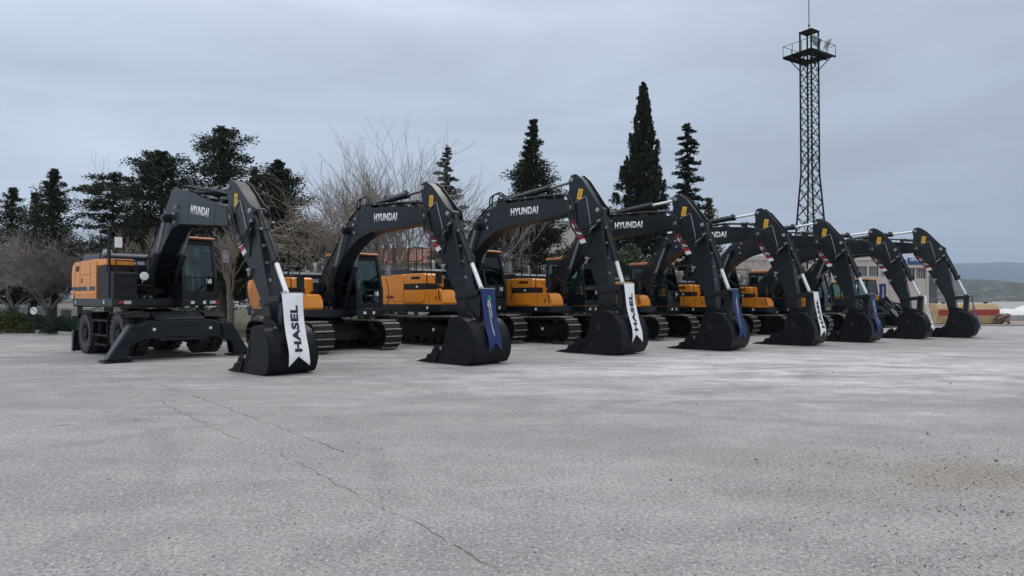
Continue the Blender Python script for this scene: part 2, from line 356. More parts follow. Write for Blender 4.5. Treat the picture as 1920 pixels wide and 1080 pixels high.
    # brown sandy stain lying at the right of the yard, and some faint ones
    def spot(cx, cy, sx, sy, amt, col, rot=0.0):
        global _b
        mpn = t.nodes.new('ShaderNodeMapping'); mpn.vector_type = 'TEXTURE'; mpn.inputs['Location'].default_value = (cx, cy, 0)
        mpn.inputs['Scale'].default_value = (sx, sy, 50); mpn.inputs['Rotation'].default_value = (0, 0, rot); L(tcn.outputs['Object'], mpn.inputs[0])
        ln = t.nodes.new('ShaderNodeVectorMath'); ln.operation = 'LENGTH'; L(mpn.outputs[0], ln.inputs[0])
        ad = t.nodes.new('ShaderNodeMath'); ad.operation = 'MULTIPLY_ADD'; L(noise(1.3, 7, 0.7), ad.inputs[0]); ad.inputs[1].default_value = 1.9; ad.inputs[2].default_value = -0.95
        s_ = t.nodes.new('ShaderNodeMath'); s_.operation = 'ADD'; L(ln.outputs['Value'], s_.inputs[0]); L(ad.outputs[0], s_.inputs[1])
        return rmp(s_.outputs[0], 0.25, 1.0, amt, 0.0), col
    for args in ((4.2, 5.9, 1.9, 0.7, 0.85, (0.235, 0.195, 0.15)), (2.6, 6.4, 1.3, 0.8, 0.35, (0.25, 0.215, 0.18)), (2.2, 5.3, 0.9, 0.35, 0.4, (0.20, 0.17, 0.15)),
                 (17, 24, 9, 0.8, 0.5, (0.30, 0.24, 0.20)), (-5.5, 9.6, 3.0, 0.12, 0.35, (0.13, 0.13, 0.14)), (4.5, 10.2, 4.5, 0.2, 0.3, (0.15, 0.15, 0.16))):
        f_, c_ = spot(*args[:6]); base = mixc(f_, base, c_)
    f_, c_ = spot(6.5, 15.0, 10.0, 6.0, 1.0, None); st2 = rmp(noise(0.9, 10, 0.75, (0.35, 1.0, 1), -0.2, 0.8), 0.43, 0.56, 0.0, 0.95)
    m6 = t.nodes.new('ShaderNodeMath'); m6.operation = 'MULTIPLY'; L(f_, m6.inputs[0]); L(st2, m6.inputs[1]); base = mixc(m6.outputs[0], base, (0.66, 0.66, 0.68))
    # aggregate: fine dark and pale grains
    gr = noise(30, 6, 0.8); base = mixc(rmp(gr, 0.38, 0.50, 0.95, 0.0), base, (0.125, 0.125, 0.128))
    base = mixc(rmp(noise(3.2, 8, 0.75), 0.46, 0.64, 0.0, 0.32), base, (0.19, 0.19, 0.192))
    gr2 = noise(34, 4, 0.75, rot=1.1); base = mixc(rmp(gr2, 0.53, 0.64, 0.0, 0.75), base, (0.56, 0.56, 0.56))
    vo = t.nodes.new('ShaderNodeTexVoronoi'); vo.inputs['Scale'].default_value = 9; L(tcn.outputs['Object'], vo.inputs['Vector'])
    base = mixc(rmp(vo.outputs['Distance'], 0.06, 0.13, 0.28, 0.0), base, (0.10, 0.10, 0.10))
    L(base, p.inputs['Base Color']); p.inputs['Roughness'].default_value = 0.88; p.inputs['Specular IOR Level'].default_value = 0.25
    bp = t.nodes.new('ShaderNodeBump'); bp.inputs['Strength'].default_value = 0.6; bp.inputs['Distance'].default_value = 0.012; L(gr, bp.inputs['Height'])
    bp2 = t.nodes.new('ShaderNodeBump'); bp2.inputs['Strength'].default_value = 0.5; bp2.inputs['Distance'].default_value = 0.05; L(noise(1.5, 4, 0.5), bp2.inputs['Height'])
    L(bp.outputs[0], bp2.inputs['Normal']); L(bp2.outputs[0], p.inputs['Normal'])
    return m
M['ground'] = ground_material()
M['lawn'] = mat('winter_lawn', (0.045, 0.06, 0.022), 0.95, var=0.4, scale=1.5, dirt=(0.10, 0.085, 0.05), dirt_amt=0.6, bump=0.8, bscale=30)
M['dirt'] = mat('bare_dirt', (0.25, 0.20, 0.165), 0.95, var=0.2, scale=0.4, dirt=(0.32, 0.30, 0.28), dirt_amt=0.5)
M['hill'] = mat('hill_scrub', (0.022, 0.030, 0.022), 0.95, var=0.6, scale=0.03, dirt=(0.26, 0.24, 0.20), dirt_amt=0.9)
M['far_hill'] = mat('forest_hill', (0.03, 0.045, 0.05), 0.95, var=0.2, scale=0.002)
o = obj('ground', MB().add([(-9000, -60, 0), (9000, -60, 0), (9000, 8800, 0), (-9000, 8800, 0)], [(0, 1, 2, 3)]).mesh('ground', 'ground')); tag(o, kind='structure')
# kerb line of the planted strip, behind the machines
KERB = [(-34, 40), (-21.6, 31.0), (-16.8, 27.5), (-10.6, 24.6), (-8.7, 25.4), (12.0, 38.3), (13.0, 46.0)]
b = MB()
lawn = [(x, y, 0.06) for x, y in KERB] + [(14, 140, 0.06), (-120, 140, 0.06), (-120, 60, 0.06)]
b.add(lawn, [tuple(range(len(lawn)))])
tag(obj('lawn', b.mesh('lawn', 'lawn')), kind='structure')
b = MB(); rk = random.Random(3)
for (x0, y0), (x1, y1) in zip(KERB[:-1], KERB[1:]):
    d = Vector((x1 - x0, y1 - y0, 0)); n = max(1, int(d.length / 1.0)); a = math.atan2(d.y, d.x); st = d.length / n
    for i in range(n):
        c = Vector((x0, y0, 0)) + d * ((i + 0.5) / n)
        b.box((c.x, c.y, 0.07 + rk.uniform(-0.008, 0.008)), (st - 0.015, 0.16, 0.15), (0, 0, a + rk.uniform(-0.01, 0.01)))
tag(obj('kerb', b.mesh('kerb', 'concrete'), bevel=0.012), kind='structure')
# far edge of the yard on the right: kerb and bare dirt beyond
b = MB().add([(20, 40, 0.004), (140, 40, 0.004), (180, 130, 0.004), (20, 130, 0.004)], [(0, 1, 2, 3)])
tag(obj('dirt_verge', b.mesh('dirt_verge', 'dirt')), kind='structure')
b = MB()
for i in range(60): b.box((20.5 + i * 1.0, 39.9, 0.05), (0.985, 0.18, 0.1))
tag(obj('yard_kerb', b.mesh('yard_kerb', 'concrete'), bevel=0.012), kind='structure')
# cracks running through the asphalt: thin broken ribbons
def crack(pix, w0, seed):
    r = random.Random(seed); b = MB(); pts = []
    W = [Vector(((px - 960) / F_PX * (CAM_H * F_PX / (py - HOR)), CAM_H * F_PX / (py - HOR), 0)) for px, py in pix]
    for p, q in zip(W[:-1], W[1:]):
        n = max(3, int((q - p).length / 0.06))
        for i in range(n): pts.append(p.lerp(q, i / n))
    off = 0
    prev = None
    for i in range(len(pts) - 1):
        t = (pts[i + 1] - pts[i]).normalized(); nrm = Vector((-t.y, t.x, 0)); off = off * 0.55 + r.gauss(0, 0.012)
        wd = w0 * max(0.15, r.gauss(0.6, 0.5)); c = pts[i] + nrm * off
        cur = (c + nrm * wd, c - nrm * wd)
        if prev and r.random() > 0.08: b.add([(*prev[0][:2], 0.004), (*prev[1][:2], 0.004), (*cur[1][:2], 0.004), (*cur[0][:2], 0.004)], [(0, 1, 2, 3)])
        prev = cur
    tag(obj('crack', b.mesh('crack', 'crack', smooth=0)), kind='structure')
crack([(525, 850), (600, 886), (660, 920), (720, 950), (800, 990), (870, 1030), (960, 1080), (1010, 1110)], 0.0042, 1)
crack([(262, 708), (330, 730), (430, 765), (540, 806), (620, 836), (680, 858)], 0.0055, 2)
crack([(175, 690), (215, 714), (300, 750), (360, 782), (450, 824)], 0.0045, 3)
crack([(480, 848), (525, 850)], 0.004, 4)
crack([(0, 806), (120, 797), (260, 788), (340, 786)], 0.006, 5)
# loose stones
def stones():
    r = random.Random(11); b = MB()
    def stone(x, y, s):
        vs = []
        for i in range(6):
            d = [(1, 0, 0), (-1, 0, 0), (0, 1, 0), (0, -1, 0), (0, 0, 0.7), (0, 0, -0.3)][i]
            vs.append((x + d[0] * s * r.uniform(.6, 1.2), y + d[1] * s * r.uniform(.6, 1.2), max(0.0, 0.3 * s + d[2] * s * r.uniform(.6, 1.1))))
        b.add(vs, [(0, 2, 4), (2, 1, 4), (1, 3, 4), (3, 0, 4), (2, 0, 5), (1, 2, 5), (3, 1, 5), (0, 3, 5)])
    def px(x, y): Z = CAM_H * F_PX / (y - HOR); return (x - 960) / F_PX * Z, Z
    for _ in range(1300):
        q = px(1920 - abs(r.gauss(0, 330)), 1090 - abs(r.gauss(0, 130))); stone(*q, r.uniform(0.0012, 0.0055) * (1 + 0.2 * q[1] / 4))
    for _ in range(350): q = px(r.uniform(200, 1950), 690 + 400 * r.random() ** 0.7); stone(*q, r.uniform(0.003, 0.009) * (q[1] / 5) ** 0.6)
    for _ in range(240): q = px(r.gauss(1750, 150), r.gauss(905, 45)); stone(*q, r.uniform(0.005, 0.012))
    for _ in range(60): q = px(r.gauss(150, 110), r.gauss(1050, 30)); stone(*q, r.uniform(0.003, 0.006))
    for x, y, s in ((1735, 813, .022), (1864, 864, .02), (1415, 861, .02), (1550, 868, .012), (1256, 899, .017), (1478, 991, .014), (1873, 958, .02), (1780, 720, .03), (1560, 698, .03), (1920, 868, .02), (715, 842, .014), (455, 830, .012)):
        stone(*px(x, y), s)
    tag(obj('gravel', b.mesh('gravel', 'stone', smooth=0)), 'loose dark stones scattered over the grey yard', 'gravel', kind='stuff')
stones()
# hills
def hill(name, Z, prof, depth, m, seed, amp):
    r = random.Random(seed); b = MB(); n = 160; rows = 7; X0, X1 = (-1400 - 960) * Z / F_PX, (2600 - 960) * Z / F_PX
    def H(px):
        for (a, ya), (c, yc) in zip(prof[:-1], prof[1:]):
            if a <= px <= c: return CAM_H + (HOR - (ya + (yc - ya) * (px - a) / (c - a))) * Z / F_PX
        return 5
    nz_ = [r.gauss(0, 1) for _ in range(n + 1)]
    sm = [(nz_[max(0, i - 1)] + nz_[i] + nz_[min(n, i + 1)]) / 3 for i in range(n + 1)]
    vs = []
    for k in range(rows):
        t = k / (rows - 1)
        for i in range(n + 1):
            X = X0 + (X1 - X0) * i / n; px = 960 + X * F_PX / Z
            h = H(px) + sm[i] * amp
            vs.append((X * (1 - 0.35 * (1 - t)), Z - depth * (1 - t), -1 + (h + 1) * (math.sin(t * math.pi / 2)) ** 0.9 + (r.gauss(0, amp) if 0 < k < rows - 1 else 0)))
    fs = [(k * (n + 1) + i, k * (n + 1) + i + 1, (k + 1) * (n + 1) + i + 1, (k + 1) * (n + 1) + i) for k in range(rows - 1) for i in range(n)]
    b.add(vs, fs); tag(obj(name, b.mesh(name, m, smooth=60)), kind='structure')
hill('hill', 1500, [(-1500, 540), (600, 532), (1200, 530), (1700, 522), (1783, 525), (1833, 526), (1863, 531), (1907, 536), (2100, 532), (2700, 540)], 700, 'hill', 5, 1.2)
hill('far_hill', 7600, [(-1500, 520), (900, 512), (1500, 500), (1700, 498), (1800, 496), (1880, 493), (1930, 496), (2100, 504), (2700, 515)], 2500, 'far_hill', 6, 4)
# ================================================================== EXCAVATORS
# machine frame: x forward, y left, z up.
BF = Vector((-5.35, 0, -2.42))          # boom foot relative to the boom tip pin in the reference pose
SE = Vector((1.28, 0, -2.64))           # stick end pin relative to the boom tip pin in the reference pose
def boom_mesh(angular=False):
    P = [(.16, .10), (.02, .19), (-.3, .26), (-1.4, .33), (-2.7, .34), (-3.25, .18), (-3.75, -.16), (-4.35, -.95), (-5.54, -2.26), (-5.54, -2.50), (-5.35, -2.60), (-5.14, -2.50),
         (-4.72, -1.98), (-3.98, -1.22), (-3.45, -.78), (-2.95, -.50), (-2.4, -.35), (-1.2, -.26), (-.35, -.20), (.02, -.17), (.15, -.08)]
    if angular:
        P = [(.16, .10), (.02, .19), (-.3, .24), (-2.3, .46), (-3.42, .56), (-3.62, .46), (-3.86, .10), (-4.50, -.92), (-5.54, -2.26), (-5.54, -2.50), (-5.35, -2.60), (-5.14, -2.50),
             (-4.72, -1.98), (-3.90, -1.02), (-3.38, -.52), (-3.0, -.38), (-1.3, -.26), (-.35, -.20), (.02, -.17), (.15, -.08)]
    b = MB(); b.prism([(x - BF.x, z - BF.z) for x, z in P], -.23, .23)
    # doubler plates round the tip, the knuckle and the foot
    for s in (-1, 1):
        y0, y1 = (.226, .25) if s > 0 else (-.25, -.226)
        b.prism([(x - BF.x, z - BF.z) for x, z in [(.17, .09), (.0, .17), (-.75, .20), (-.6, .0), (-.75, -.16), (.0, -.16), (.16, -.08)]], y0, y1)
        b.prism([(x - BF.x, z - BF.z) for x, z in [(-4.78, -1.48), (-5.52, -2.27), (-5.52, -2.49), (-5.35, -2.58), (-5.15, -2.48), (-4.72, -1.95)]], y0, y1)
        b.cyl((-3.62 - BF.x, s * .2, -.28 - BF.z), (-3.62 - BF.x, s * .40, -.28 - BF.z), .12, 18)
    for s in (-1, 1):
        y0, y1 = (.23, .234) if s > 0 else (-.234, -.23)
        for x, za, zb in ((-3.02, -.50, .27), (-.86, -.22, .27), (-2.45, -.33, .33)): b.prism([(x - .012 - BF.x, za - BF.z), (x + .012 - BF.x, za - BF.z), (x + .012 - BF.x, zb - BF.z), (x - .012 - BF.x, zb - BF.z)], y0, y1)
    # top brackets for the arm cylinder and hose clamps
    for y in (-.13, .13): b.prism([(x - BF.x, z - BF.z) for x, z in [(-3.05, .2), (-2.45, .25), (-2.6, .5), (-2.82, .53)]], y - .025, y + .025)
    for x in (-2.0, -1.3, -.6): b.bx(x - BF.x - .04, x - BF.x + .04, -.2, .2, .30 - BF.z, .40 - BF.z)
    return b.mesh('boom', 'black')
def boom_hoses():
    b = MB(); q = lambda x, z: (x - BF.x, z - BF.z)
    for y, dz in ((-.17, 0), (-.12, .02), (-.06, .0), (.06, .02), (.12, .0), (.17, .01)):
        pts = [(-5.50, -2.10), (-4.9, -1.40), (-4.2, -.60), (-3.7, -.03), (-3.3, .26), (-2.9, .42), (-2.0, .40), (-1.2, .40), (-.5, .36), (-.1, .34)]
        b.tube(smooth_path([(q(*p)[0], y, q(*p)[1] + dz + .03) for p in pts], 5), .018, 6)
    # arched hoses over the knuckle
    for y, h, x0 in ((-.2, .30, -3.2), (-.14, .34, -3.15), (.14, .30, -3.2)):
        b.tube(smooth_path([(q(x0, .25)[0], y, q(0, .28)[1]), (q(x0 + .05, 0)[0], y, q(0, .28 + h)[1]), (q(x0 + .35, 0)[0], y * .7, q(0, .36 + h)[1]), (q(x0 + .6, 0)[0], y * .5, q(0, .45)[1])], 6), .024, 7)
    return b.mesh('hose', 'hose')
def boom_fittings():
    b = MB(); q = lambda x, z: (x - BF.x, z - BF.z)
    for x, z in ((-3.25, -.12), (-3.15, .05), (-3.2, -.35)):
        for s in (-1, 1): b.box((q(x, z)[0], s * .265, q(x, z)[1]), (.07, .06, .07))
    for x in (-.45, -.6, -1.7, -2.3, -3.7, -4.2):
        z = .44 if x > -3 else (.0 if x > -4 else -.6)
        b.box((q(x, z)[0], -.12, q(x, z + .0)[1]), (.06, .18, .04))
    return b.mesh('hose_clamp', 'steel')
def stick_mesh():
    P = [(-.13, -.06), (-.24, .42), (-.98, 1.85), (-1.36, 2.36), (-1.42, 2.66), (-1.36, 3.15), (-1.40, 3.38), (-1.33, 3.50), (-1.20, 3.53), (-.98, 3.36), (-.72, 3.05),
         (-.44, 2.66), (-.22, 2.30), (.11, .50), (.13, -.02), (.05, -.13), (-.07, -.13)]
    o = SE; b = MB()
    b.prism([(x + o.x, z + o.z) for x, z in P], -.165, .165)
    H = [(-.62, 1.55), (-1.02, 1.83), (-1.39, 2.35), (-1.45, 2.66), (-1.39, 3.15), (-1.43, 3.38), (-1.35, 3.53), (-1.18, 3.56), (-.94, 3.38), (-.66, 3.05), (-.40, 2.74), (-.24, 2.62), (-.24, 2.44), (-.34, 2.25)]
    for s in (-1, 1):
        a, c = (.167, .195) if s > 0 else (-.195, -.167)
        b.prism([(x + o.x, z + o.z) for x, z in H], a, c)
        b.prism([(x + o.x, z + o.z) for x, z in [(-.14, -.06), (-.25, .42), (-.16, .62), (.10, .52), (.14, -.02), (.05, -.14), (-.08, -.14)]], a, c)
    return b.mesh('stick', 'black')
def stick_pins():
    b = MB(); o = SE
    for x, z, r in ((-1.28, 2.64, .075), (-.37, 2.56, .06), (-1.31, 3.40, .06), (-.11, .43, .065), (0, 0, .07)):
        b.lathe([(0.001, -.235), (r * .9, -.235), (r, -.22), (r, .22), (r * .9, .235), (0.001, .235)], 16, c=(x + o.x, 0, z + o.z))
    return b.mesh('pin', 'pin')
def stick_hoses():
    b = MB(); o = SE; mk = lambda pts, r: b.tube(smooth_path([(x + o.x, y, z + o.z) for x, y, z in pts], 7), r, 7)
    for k, (y, dd) in enumerate(((-.24, 0), (-.29, .10), (-.22, -.09), (.24, .05), (.29, -.03))):
        mk([(-1.75, y * .6, 3.0), (-1.50, y * .8, 2.98), (-1.26 - dd * .6, y, 2.80), (-1.16 - dd * .6, y * 1.05, 2.35 - dd), (-1.0, y * 1.05, 2.03 - dd), (-.75, y, 1.98 - dd), (-.45, y, 2.14 - dd), (-.22, y, 2.30 - dd * .5)], .021)
    for y in (-.21, .21):
        mk([(-.28, y * .8, 2.3), (-.12, y * .8, 1.7), (-.02, y * .8, 1.2)], .016)
    mk([(.13, .12, .0), (.35, .15, .1), (.45, .1, .45)], .014)
    return b.mesh('hose', 'hose')
def stick_pipe(s):
    o = SE; return MB().tube([(x + o.x, s * .215, z + o.z) for x, z in ((-1.12, 2.78), (-.80, 2.92), (-.76, 2.90), (-.60, 2.30), (-.56, 2.10))], .012, 6).mesh('pipe', 'pin')
def stick_fittings():
    b = MB(); o = SE
    for x, z in ((-.50, 2.05), (-.40, 2.12), (-.27, 2.27), (-.57, 1.95)):
        for s in (-1, 1): b.box((x + o.x, s * .25, z + o.z), (.11, .05, .04), (0, -.5, 0))
    for s in (-1, 1):
        b.box((-.62 + o.x, s * .215, 1.20 + o.z), (.05, .04, .16), (0, .2, 0)); b.box((-.60 + o.x, s * .225, 1.27 + o.z), (.14, .05, .05), (0, .1, 0))
    for z in (.9, 1.3, 1.7, 2.1): b.box((.05 - z * .155 + .13 + o.x, -.09, z + o.z), (.04, .05, .06))
    return b.mesh('hose_fitting', 'steel')
def stripe_mesh(s):
    b = MB(); o = SE; n = 6      # slanted blocks along the rear edge
    p0, p1 = Vector((-1.30, 2.27)), Vector((-.86, 1.64))
    d = (p1 - p0) / n; wv = Vector((.17, .05))
    for k in range(n):
        b.mi = k % 2
        a = p0 + d * k; c = a + d * .97
        for _ in (0,):
            y0, y1 = sorted((s * .196, s * .200))
            b.prism([(a.x + o.x, a.y + o.z), (c.x + o.x, c.y + o.z), (c.x + wv.x + o.x, c.y + wv.y + o.z), (a.x + wv.x + o.x, a.y + wv.y + o.z)], y0, y1)
    return b.mesh('reflective_stripe', ['red', 'white'])
def sticker_mesh(s):
    b = MB(); o = SE; c = Vector((-1.0 + o.x, 0, 3.0 + o.z))
    q = Euler((0, .16, 0)).to_matrix()
    for _ in (0,):
        b.mi = 0; b.box((c.x, s * .198, c.z), (.155, .006, .29), q)
        b.mi = 1; b.box((c.x - .005, s * .202, c.z + .05), (.085, .004, .012), Euler((0, -.6, 0)).to_matrix()); b.box((c.x + .01, s * .202, c.z - .01), (.012, .004, .10), Euler((0, .5, 0)).to_matrix())
        b.box((c.x - .02, s * .202, c.z - .07), (.06, .004, .02), q)
    return b.mesh('warning_sticker', ['yellow', 'brown_vent'])
SHELL = [(-.06, -.14), (.10, -.07), (.32, -.08), (.56, -.17), (.74, -.37), (.83, -.64), (.835, -.87), (.75, -1.07), (.55, -1.18), (-.4, -1.195), (-.97, -1.195)]
def bucket_mesh(strips):
    b = MB(); W = .60
    prof = [(p.x, p.z) for p in smooth_path([(x, 0, z) for x, z in SHELL], 2)]
    side = prof + [(-.58, -1.02), (-.35, -.90), (-.21, -.68), (-.12, -.42)]
    for s in (-1, 1):
        a, c = sorted((s * W, s * (W - .028))); b.prism(side, a, c)
    n = len(prof); inner = []      # wrapped shell plate with real thickness
    for i, (x, z) in enumerate(prof):
        t = Vector(prof[min(i + 1, n - 1)]) - Vector(prof[max(i - 1, 0)]); t.normalize(); nn = Vector((t.y, -t.x)) * .025
        inner.append((x + nn.x, z + nn.y))
    vs = [(x, y, z) for y in (-W + .004, W - .004) for x, z in prof] + [(x, y, z) for y in (-W + .004, W - .004) for x, z in inner]
    fs = []
    for i in range(n - 1):
        fs += [(i, i + 1, n + i + 1, n + i), (2 * n + i, 3 * n + i, 3 * n + i + 1, 2 * n + i + 1)]
    fs += [(n - 1, 3 * n - 1, 4 * n - 1, 2 * n - 1), (0, n, 3 * n, 2 * n)]
    b.add(vs, fs)
    # cutting lip and wear strips on the heel
    b.prism([(-1.04, -1.198), (-.62, -1.198), (-.66, -1.155), (-1.0, -1.165)], -W - .012, W + .012)
    for y in ((-.45, -.15, .15, .45) if strips else ()):
        pts = prof[6:15]; out = []
        for i, (x, z) in enumerate(pts):
            t = Vector(pts[min(i + 1, len(pts) - 1)]) - Vector(pts[max(i - 1, 0)]); t.normalize(); out.append((x - t.y * .016, z + t.x * .016))
        m_ = len(pts); vv = [(x, yy, z) for yy in (y - .04, y + .04) for x, z in out]
        b.add(vv, [(i, i + 1, m_ + i + 1, m_ + i) for i in range(m_ - 1)])
        vv2 = [(x, yy, z) for yy in (y - .04, y + .04) for k in (0, 1) for x, z in ((out, pts)[k])]
        b.add(vv2, [(i, m_ + i, m_ + i + 1, i + 1) for i in range(m_ - 1)] + [(2 * m_ + i, 2 * m_ + i + 1, 3 * m_ + i + 1, 3 * m_ + i) for i in range(m_ - 1)])
    # raised weld rib across the shell and rim band on the side plates
    for (x, z) in ((.862, -.66),): b.box((x - .03, 0, z - .05), (.02, 2 * W - .02, .05))
    for s in (-1, 1):
        y0, y1 = sorted((s * (W + .003), s * (W + .014)))
        rim = prof[7:19]
        b.prism(rim + [(x * .90 - .01, z * .93 - .03) for x, z in rim][::-1], y0, y1)
        b.prism([(-.56, -1.015), (-.35, -.90), (-.21, -.68), (-.12, -.42), (-.03, -.43), (-.12, -.72), (-.28, -.97), (-.48, -1.08)], y0, y1)
    # ears for the pins
    for y in (-.235, .235):
        b.prism([(-.12, -.10), (-.12, .08), (0, .13), (.14, .08), (.42, -.05), (.54, -.08), (.60, -.18), (.62, -.34), (.2, -.2), (-.02, -.25)], y - .03, y + .03)
    return b.mesh('bucket', 'bucket', smooth=20)
def bucket_teeth():
    b = MB()
    for y in (-.52, -.26, 0, .26, .52): b.prism([(-1.02, -1.20), (-1.02, -1.13), (-1.10, -1.13), (-1.30, -1.188), (-1.30, -1.20)], y - .05, y + .05)
    return b.mesh('tooth', 'bucket')
def side_cutter(s):
    b = MB(); a, c = sorted((s * .602, s * .642))
    b.prism([(-1.04, -1.19), (-.50, -1.17), (-.34, -.86), (-.42, -.76), (-.54, -.80), (-.62, -.88), (-.66, -.96), (-.82, -1.0), (-.84, -1.07)], a, c)
    return b.mesh('side_cutter', 'bucket')
def cutter_bolts():
    b = MB()
    for s in (-1, 1):
        for x, z in ((-.48, -.90), (-.58, -1.02), (-.72, -1.10)): b.cyl((x, s * .64, z), (x, s * .66, z), .03, 8)
    return b.mesh('bolt', 'chassis')
def bucket_pins():
    b = MB()
    b.lathe([(0.001, -.285), (.055, -.285), (.06, -.27), (.06, .27), (.055, .285), (0.001, .285)], 16, c=(.45, 0, -.16))
    return b.mesh('pin', 'pin')
def emblem_mesh(s):
    b = MB()
    for _ in (0,):
        y = s * .604; pts = []
        for k in range(15):
            a = R(40 + k * 20); pts.append((.16 + .065 * math.cos(a), y, -.50 + .065 * math.sin(a)))
        pts += [(.16 + .02, y, -.53)]
        b.tube(pts, .011, 5); b.cyl((.16, y - s * .002, -.50), (.16, y + s * .006, -.50), .022, 10)
    return b.mesh('emblem', 'emblem')
def shoe_track(L=4.45, Hh=.93, wd=.60):
    b = MB(); r = Hh / 2 - .055; xc = L / 2 - Hh / 2; per = 4 * xc + 2 * math.pi * r; n = 49; zc = Hh / 2
    for k in range(n):
        s = per * k / n
        if s < 2 * xc: x, z, a = -xc + s, zc + r, 0; z -= .035 * math.sin(math.pi * s / (2 * xc)) ** 2
        elif s < 2 * xc + math.pi * r: t = (s - 2 * xc) / r; x, z, a = xc + r * math.sin(t), zc + r * math.cos(t), t
        elif s < 4 * xc + math.pi * r: x, z, a = xc - (s - 2 * xc - math.pi * r), zc - r, math.pi
        else: t = (s - 4 * xc - math.pi * r) / r; x, z, a = -xc - r * math.sin(t), zc - r * math.cos(t), math.pi + t
        q = Euler((0, a, 0)).to_matrix(); pl = per / n
        def pt(u, v): return Vector((x, 0, z)) + q @ Vector((u, 0, v))
        c = pt(0, .015); b.box(c, (pl * .96, wd, .024), q)
        for u in (-.30 * pl, .04 * pl): b.box(pt(u, .034), (.014, wd, .022), q)
        b.mi = 1; b.box(pt(.38 * pl, .046), (.026, wd, .046), q); b.mi = 0
        b.box(pt(0, -.03), (pl * .9, .16, .07), q)
    return b.mesh('shoe_belt', ['shoe', 'grouser'])
def track_frame():
    b = MB()
    b.prism([(-1.62, .28), (1.5, .24), (1.62, .36), (1.45, .60), (.6, .70), (-.9, .70), (-1.55, .62)], -.17, .17)
    b.prism([(-1.2, .70), (1.0, .70), (.7, .78), (-.9, .78)], -.10, .10)
    for x in (-1.0, -.1, .8): b.bx(x - .14, x + .14, -.20, .20, .10, .28)
    return b.mesh('track_frame', 'chassis')
def roller(r=.10, w_=.2):
    return MB().lathe([(.001, -w_), (r * .8, -w_), (r, -w_ * .8), (r, -w_ * .3), (r * .8, -w_ * .25), (r * .8, w_ * .25), (r, w_ * .3), (r, w_ * .8), (r * .8, w_), (.001, w_)], 14).mesh('roller', 'chassis')
def sprocket():
    b = MB(); P = []
    for k in range(42): a = 2 * math.pi * k / 42; rr = .36 if k % 2 else .315; P.append((rr * math.cos(a), rr * math.sin(a)))
    b.prism(P, -.04, .04); b.lathe([(.001, -.22), (.18, -.22), (.21, -.18), (.21, .18), (.18, .22), (.001, .22)], 18)
    return b.mesh('sprocket', 'chassis')
def idler():
    b = MB(); b.lathe([(.001, -.06), (.30, -.06), (.33, -.10), (.37, -.10), (.37, .10), (.33, .10), (.30, .06), (.001, .06)], 24)
    b.lathe([(.001, -.2), (.09, -.2), (.09, .2), (.001, .2)], 12); return b.mesh('idler', 'chassis')
def cab_frame():
    b = MB(); y0, y1 = .36, 1.32; T = .055
    def post(p, q, t=T): b.tube([p, q], t * .72, 4)
    x0, x1, zb, zt = -.42, 1.42, .02, 1.62          # relative to the deck top
    b.bx(x0, x1, y0, y1, zb, zb + .10)
    b.bx(x0, x0 + .75, y0, y0 + .05, zb + .1, .80); b.bx(x0, x0 + .75, y1 - .05, y1, zb + .1, .80); b.bx(x0, x0 + .05, y0, y1, zb + .1, .85)
    b.bx(x0 + .75, x1 - .06, y0, y0 + .05, zb + .1, .42); b.bx(x0 + .75, x1 - .06, y1 - .05, y1, zb + .1, .42)
    b.bx(x1 - .06, x1, y0, y1, zb + .1, .20)
    for y in (y0 + .035, y1 - .035):
        post((x1 - .02, y, zb + .1), (x1 - .03, y, .62), .085); post((x1 - .03, y, .6), (x1 - .30, y, zt), .085)
        post((x0 + .04, y, zb + .1), (x0 + .08, y, zt), .085); post((.45, y, .4), (.42, y, zt), .06)
        post((x0 + .06, y, zt - .02), (x1 - .30, y, zt - .02), .085)
        post((.42, y, .80), (x1 - .05, y, .78), .045)
    post((x1 - .05, y0, .60), (x1 - .05, y1, .60), .04); post((x1 - .30, y0, zt - .02), (x1 - .30, y1, zt - .02), .09); post((x0 + .07, y0, zt - .02), (x0 + .07, y1, zt - .02), .09)
    b.prism([(x0, zt), (x1 - .22, zt), (x1 - .30, zt + .08), (x0 + .05, zt + .09)], y0, y1)
    return b.mesh('cab_frame', 'black')
def cab_roof():
    b = MB(); b.prism([(-.44, 1.705), (1.16, 1.695), (1.22, 1.74), (1.10, 1.785), (-.38, 1.80)], .34, 1.34)
    b.bx(-.1, .5, .55, 1.1, 1.79, 1.83); return b.mesh('cab_roof', 'orange_roof')
def pane(pts):
    v = [Vector(p) for p in pts]; n = (v[1] - v[0]).cross(v[2] - v[0]).normalized() * .006
    m = len(v); return MB().add(v + [p + n for p in v], [tuple(range(m))[::-1], tuple(range(m, 2 * m))] + [(i, (i + 1) % m, m + (i + 1) % m, m + i) for i in range(m)]).mesh('window', 'glass', smooth=0)
PANES = [('upper_windscreen', [(1.375, .43, .63), (1.375, 1.25, .63), (1.13, 1.25, 1.56), (1.13, .43, 1.56)]),
         ('lower_windscreen', [(1.392, .43, .22), (1.392, 1.25, .22), (1.38, 1.25, .58), (1.38, .43, .58)]),
         ('side_window', [(.47, .385, .45), (1.34, .385, .45), (1.34, .385, .60), (1.10, .385, 1.55), (.45, .385, 1.55)]),
         ('side_window', [(-.30, .385, .84), (.40, .385, .84), (.38, .385, 1.55), (-.28, .385, 1.55)]),
         ('door_window', [(.47, 1.295, .45), (1.34, 1.295, .45), (1.34, 1.295, .60), (1.10, 1.295, 1.55), (.45, 1.295, 1.55)]),
         ('door_window', [(-.30, 1.295, .84), (.40, 1.295, .84), (.38, 1.295, 1.55), (-.28, 1.295, 1.55)]),
         ('rear_window', [(-.37, .43, .9), (-.37, 1.25, .9), (-.34, 1.25, 1.52), (-.34, .43, 1.52)])]
